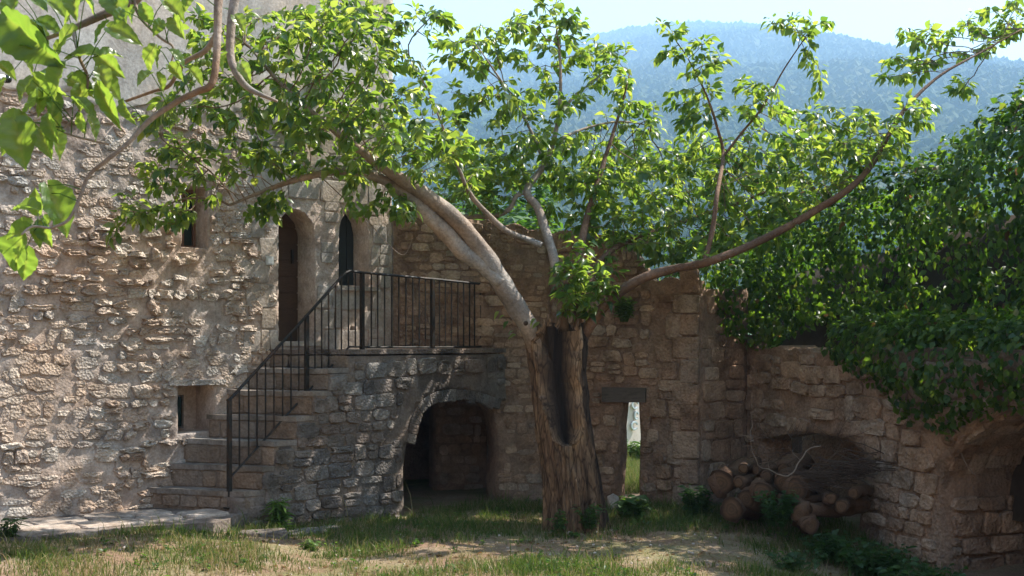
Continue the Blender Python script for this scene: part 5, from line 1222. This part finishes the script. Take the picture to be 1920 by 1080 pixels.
for k in range(70):
    a = P(rng.uniform(1400, 1590), rng.uniform(815, 880), 14.1 + rng.uniform(-.1, .3)); d = rng.normal(0, 1, 3); d[2] = abs(d[2]); d /= np.linalg.norm(d); L = rng.uniform(.12, .35)
    mb.tube([a, a + d * L * .5 + rng.normal(0, .02, 3), a + d * L], [.004, .003, .0015], 4, .5, False)
o = mb.build('twigs', M['brush'], bw); o['kind'] = 'stuff'

# ------------------------------------------------------------------ weeds and wall plants
def weed(name, label, cat, c, n, rad, hgt, ls, seed, mat='weed', tmean=.4, narrow=1.0, hang=False, group=None):
    rg = np.random.default_rng(seed); root = empty(name, c, label, cat, group); st = MB(); LPp, LAa, LNn, LSs = [], [], [], []
    for k in range(n):
        a = rg.uniform(0, 2 * math.pi); rr = rad * rg.random() ** .6; b0 = np.array(c) + np.array((math.cos(a) * rr * .4, math.sin(a) * rr * .4, -.01)); h = hgt * rg.uniform(.5, 1.05)
        tip = np.array(c) + np.array((math.cos(a) * rr, math.sin(a) * rr * .8, h)); mid = (b0 + tip) / 2 + np.array((0, 0, h * .1))
        st.tube([b0, mid, tip], [.004, .003, .0018], 4, .4, False)
        for q in np.linspace(.25, 1, max(3, int(h / .035))):
            p = b0 * (1 - q) ** 2 + 2 * mid * q * (1 - q) + tip * q * q; e = rg.uniform(0, 2 * math.pi)
            LPp.append(p); LAa.append((math.cos(e), math.sin(e), rg.uniform(-.3, .5))); LNn.append(np.array((0, -.15, 1)) + rg.normal(0, .3, 3)); LSs.append(ls * rg.uniform(.6, 1.2))
    V, Q = leaf_geo(5, .30 * narrow, .2, .25); W, Fq, Tt = scatter((V, Q), np.array(LPp), orient(np.array(LAa), np.array(LNn)), np.array(LSs), np.clip(rg.normal(tmean, .2, len(LPp)), 0, 1))
    o = st.build('stems', M['weed'], root); o['kind'] = 'stuff'
    o = link('foliage', mesh_np('foliage', W, [Fq], {'tint': Tt}, True), M[mat], root); o['kind'] = 'stuff'
def gp(px, py): Y = EYE * F / (py - HOR); return np.array(((px - 960) / F * Y, Y, gz((px - 960) / F * Y, Y)))
weed('weed', 'leafy dark weed tuft at the foot of the hollow trunk', 'weed', P(1050, 990, 13.75), 18, .12, .17, .06, 1)
weed('weed', 'spreading dark weed to the side of the hollow trunk by a pale pebble', 'weed', P(1105, 990, 13.75), 24, .16, .24, .07, 2)
weed('weed', 'broad leaved weed growing in front of the slit doorway', 'weed', P(1186, 975, 14.6), 34, .22, .26, .12, 3, tmean=.5)
weed('weed', 'pale bladed wild grass clump against the stair wall', 'weed', P(522, 998, 13.7), 40, .09, .34, .14, 4, tmean=.95, narrow=.35)
weed('wall_plant', 'bright yellow-green fern growing out of the ruined wall', 'plant', P(1170, 602, 16.2), 44, .13, .30, .075, 5, tmean=1.0)
weed('weed', 'dense dark weed at the wall corner before the logs', 'weed', P(1312, 975, 14.9), 40, .22, .38, .09, 6, tmean=.2)
weed('weed', 'bushy dark nettle growing among the cut logs', 'weed', P(1455, 985, 13.55), 50, .25, .34, .08, 7, tmean=.2)
for k, (px, py, n, r, h, lab) in enumerate(((1560, 1015, 60, .35, .30, 'dark nettle patch at the recess jamb'), (1640, 1035, 70, .35, .38, 'tall dark nettle clump against the garden wall pier'), (1730, 1060, 70, .4, .32, 'low spreading nettle clump before the archway'), (1490, 1040, 40, .3, .2, 'low dark weeds in front of the log heap'), (1830, 1078, 50, .3, .25, 'nettles growing into the mouth of the archway'))):
    weed('weed', lab, 'weed', gp(px, py), n, r, h, .085, 20 + k, tmean=.25)
weed('weed', 'small bright ground weed on the sunny grass below the arch wall', 'weed', gp(585, 1032), 26, .12, .09, .055, 30, tmean=.95)
weed('weed', 'dark tussock beside the platform edge', 'weed', P(12, 1015, 12.0), 40, .16, .22, .1, 31, tmean=.1, narrow=.4)
weed('wall_plant', 'small ivy sprig hanging on the garden wall above the archway', 'plant', W3.p(W3.u(1780), 1.42, .05), 16, .1, .14, .055, 32, tmean=.15)
weed('bush', 'sunny green bush at the foot of the pale boundary wall', 'bush', np.array(((1186 - 960) / F * 21.5, 21.5, 0)), 60, .3, .40, .09, 33, tmean=.7)
for k, (x, y, n, rr, hh, lab) in enumerate(((.3, 24, 90, 1.3, 4.3, 'tall green shrub showing over the lowest dip of the ruined wall'), (6.8, 31, 90, 1.3, 4.6, 'leafy shrub behind the broken end of the ruined wall'), (-1.0, 25, 80, 1.2, 4.6, 'green shrub behind the wall next to the house corner'), (-.4, 30, 90, 1.6, 5.6, 'bushy young tree standing behind the ruined wall'))):
    weed('shrub', lab, 'shrub', np.array((x, y, 0)), n, rr, hh, .26, 50 + k, tmean=.6)
st0 = empty('field_stone', P(1152, 945, 15.9), 'pale upright stone leaning at the jamb of the slit doorway', 'stone')
V = ICO * np.array((.085, .07, .17)) * (1 + RNG.normal(0, .1, (12, 1))) + P(1150, 945, 15.75); link('stone_body', mesh_np('stone_body', V, [ICF], {'tint': np.full(12, .7)}), M['pebble'], st0)
for k, (px, py, r) in enumerate(((1067, 999, .028), (1090, 1001, .018), (1118, 999, .022), (1145, 996, .016), (1220, 1022, .016), (1298, 1040, .02))):
    c = gp(px, py) if k else P(1067, 1002, 13.7); V = ICO * r * np.array((1.2, 1, .8)) * (1 + RNG.normal(0, .12, (12, 1))) + c + np.array((0, 0, r * .5))
    o = link('pebble', mesh_np('pebble', V, [ICF], {'tint': np.full(12, RNG.random())}, True), M['pebble'])
    tag(o, 'rounded white pebble at the foot of the hollow trunk' if k == 0 else ('', 'grey pebble touching the root of the hollow trunk', 'pale pebble among the dark weeds beside the trunk', 'tiny pebble between the trunk and the slit doorway', 'pebble on bare earth below the slit doorway', 'pebble on bare earth before the ruined wall end')[k], 'pebble', None if k == 0 else 'pebbles on the bare earth')

# ------------------------------------------------------------------ grass
rng = np.random.default_rng(77); N = 210000
X = rng.uniform(-5.5, 5.2, N); Y = rng.uniform(9.9, 16.4, N)
def dens(x, y):
    d = .5 + .9 * noise.noise(Vector((x * .8, y * .9, 3))) + .6 * noise.noise(Vector((x * 3, y * 3, 6)))
    bare = math.exp(-(((x - 1.0) / 1.7) ** 2 + ((y - 12.9) / .8) ** 2) * 1.0); d -= 1.15 * bare
    bare2 = math.exp(-(((x + 1.2) / .9) ** 2 + ((y - 12.75) / .25) ** 2)); d -= .3 * bare2
    if y > 13.2: d += .25
    return d
dd = np.array([dens(x, y) for x, y in zip(X, Y)])
okk = (rng.random(N) < np.clip(dd, .03, 1)) & ((X - X) == 0)
def free(x, y):
    if inside(poly, x, y): return False
    v = np.array((x, y)); a = (v - AW.o) @ AW.n
    if a < .02 and (v - AW.o) @ AW.d > -.3 and x < 0: return False
    if (v - W1.o) @ W1.n < .02: return False
    if (v - W3.o) @ W3.n < .02: return False
    if x < .5 and (v - W2A.o) @ W2A.n < .02: return False
    if x >= .5 and (v - W2B.o) @ W2B.n < .02: return False
    return True
okk &= np.array([bool(k) and free(x, y) for k, x, y in zip(okk, X, Y)])
X, Y, dd = X[okk], Y[okk], dd[okk]; N = len(X); Z = np.array([gz(x, y) for x, y in zip(X, Y)])
h = rng.gamma(4, .0125, N) * (.7 + .7 * np.clip(dd, 0, 1)); tall = rng.random(N) < .03; h = np.where(tall, h * 2.2, h); a = rng.uniform(0, 2 * np.pi, N); lean = rng.normal(0, .45, (N, 2)) * h[:, None]; w = rng.uniform(.0022, .0048, N)
dry = np.array([.5 * noise.noise(Vector((x * 1.4, y * 1.6, 11))) for x, y in zip(X, Y)])
tint = np.clip(rng.normal(.36, .26, N) + dry * .9 + np.where(dd < .3, .22, 0) + .12 * np.clip((12.9 - Y) / 1.2, 0, 1) * np.clip((.5 - X) / 1.5, 0, 1), 0, 1)
dx, dy = np.cos(a) * w, np.sin(a) * w
V = np.zeros((N, 5, 3)); V[:, 0] = np.c_[X - dx, Y - dy, Z - .01]; V[:, 1] = np.c_[X + dx, Y + dy, Z - .01]
V[:, 2] = np.c_[X + dx * .8 + lean[:, 0] * .35, Y + dy * .8 + lean[:, 1] * .35, Z + h * .6]; V[:, 3] = np.c_[X - dx * .8 + lean[:, 0] * .35, Y - dy * .8 + lean[:, 1] * .35, Z + h * .6]
V[:, 4] = np.c_[X + lean[:, 0], Y + lean[:, 1], Z + h]
o5 = (np.arange(N) * 5)[:, None]
gs = link('grass', mesh_np('grass', V.reshape(-1, 3), [o5 + np.array([[0, 1, 2, 3]]), o5 + np.array([[3, 2, 4]])], {'tint': np.repeat(tint, 5)}), M['grass']); gs['kind'] = 'stuff'
print('grass', N)
k = rng.choice(N, 420, replace=False); k = k[(X[k] < 1.6) | (Y[k] > 13.6)]; LPp, LAa, LNn, LSs = [], [], [], []
for i in k:
    for e in rng.uniform(0, 2 * math.pi, int(rng.integers(5, 11))):
        LPp.append((X[i] + rng.normal(0, .02), Y[i] + rng.normal(0, .02), Z[i] + rng.uniform(.0, .05))); LAa.append((math.cos(e), math.sin(e), rng.uniform(.1, .9))); LNn.append((rng.normal(0, .3), rng.normal(0, .3), 1)); LSs.append(rng.uniform(.03, .075))
V, Q = leaf_geo(4, .26, .2, .3); W_, Fq, Tt = scatter((V, Q), np.array(LPp), orient(np.array(LAa), np.array(LNn)), np.array(LSs), np.clip(rng.normal(.55, .3, len(LPp)), 0, 1))
gwd = link('ground_weeds', mesh_np('ground_weeds', W_, [Fq], {'tint': Tt}, True), M['weed']); gwd['kind'] = 'stuff'
# dry litter: short straws and dead leaves lying flat
N = 9000; X = rng.uniform(-5, 4.5, N); Y = rng.uniform(10.8, 15, N); k = np.array([free(x, y) for x, y in zip(X, Y)]); X, Y = X[k], Y[k]; N = len(X); Z = np.array([gz(x, y) for x, y in zip(X, Y)]) + .006
a = rng.uniform(0, 2 * np.pi, N); L = rng.uniform(.012, .05, N); w = rng.uniform(.002, .008, N); c_, s_ = np.cos(a), np.sin(a)
V = np.zeros((N, 4, 3)); t1 = rng.normal(0, .008, N)
V[:, 0] = np.c_[X - c_ * L, Y - s_ * L, Z]; V[:, 1] = np.c_[X - s_ * w, Y + c_ * w, Z + .004]; V[:, 2] = np.c_[X + c_ * L, Y + s_ * L, Z + np.abs(t1)]; V[:, 3] = np.c_[X + s_ * w, Y - c_ * w, Z + .004]
lt = link('litter', mesh_np('litter', V.reshape(-1, 3), [(np.arange(N) * 4)[:, None] + np.arange(4)[None]], {'tint': np.repeat(np.clip(rng.normal(.85, .1, N), .6, 1), 4)}), M['grass']); lt['kind'] = 'stuff'
n_ = 700; X = rng.uniform(-4.5, 3.5, n_); Y = rng.uniform(11, 15, n_); k = np.array([free(x, y) for x, y in zip(X, Y)]); X, Y = X[k], Y[k]; n_ = len(X)
W_, Fq, Tt = scatter(leaf_geo(4, .34, .15, .3), np.c_[X, Y, [gz(x, y) + .012 for x, y in zip(X, Y)]], orient(rng.normal(0, 1, (n_, 3)) * np.array((1, 1, .15)), np.array((0, 0, 1.0)) + rng.normal(0, .3, (n_, 3))), rng.uniform(.03, .07, n_), np.ones(n_))
fl_ = link('fallen_leaves', mesh_np('fallen_leaves', W_, [Fq], {'tint': Tt}, True), M['ivy']); fl_['kind'] = 'stuff'
n_ = 260; X = rng.uniform(-4.5, 3.5, n_); Y = rng.uniform(11, 15, n_); k = np.array([free(x, y) for x, y in zip(X, Y)]); X, Y = X[k], Y[k]; n_ = len(X); rr = rng.uniform(.006, .02, n_)
V = ICO[None] * rr[:, None, None] * (1 + rng.normal(0, .18, (n_, 12, 1))) + np.c_[X, Y, [gz(x, y) for x, y in zip(X, Y)]][:, None]
gv = link('gravel', mesh_np('gravel', V.reshape(-1, 3), [(ICF[None] + (np.arange(n_) * 12)[:, None, None]).reshape(-1, 3)], {'tint': np.repeat(rng.random(n_), 12)}), M['pebble']); gv['kind'] = 'stuff'
# lawn beyond the slit
N = 9000; Y = rng.uniform(17.2, 23.5, N); X = (rng.uniform(1140, 1230, N) - 960) / F * Y; h = rng.gamma(4, .03, N); a = rng.uniform(0, 2 * np.pi, N); w = rng.uniform(.003, .008, N); lean = rng.normal(0, .4, (N, 2)) * h[:, None]
dx, dy = np.cos(a) * w, np.sin(a) * w; V = np.zeros((N, 3, 3)); V[:, 0] = np.c_[X - dx, Y - dy, 0 * X]; V[:, 1] = np.c_[X + dx, Y + dy, 0 * X]; V[:, 2] = np.c_[X + lean[:, 0], Y + lean[:, 1], h]
ln = link('lawn_grass', mesh_np('lawn_grass', V.reshape(-1, 3), [(np.arange(N) * 3)[:, None] + np.arange(3)[None]], {'tint': np.repeat(np.clip(rng.normal(.45, .25, N), 0, 1), 3)}), M['grass']); ln['kind'] = 'stuff'
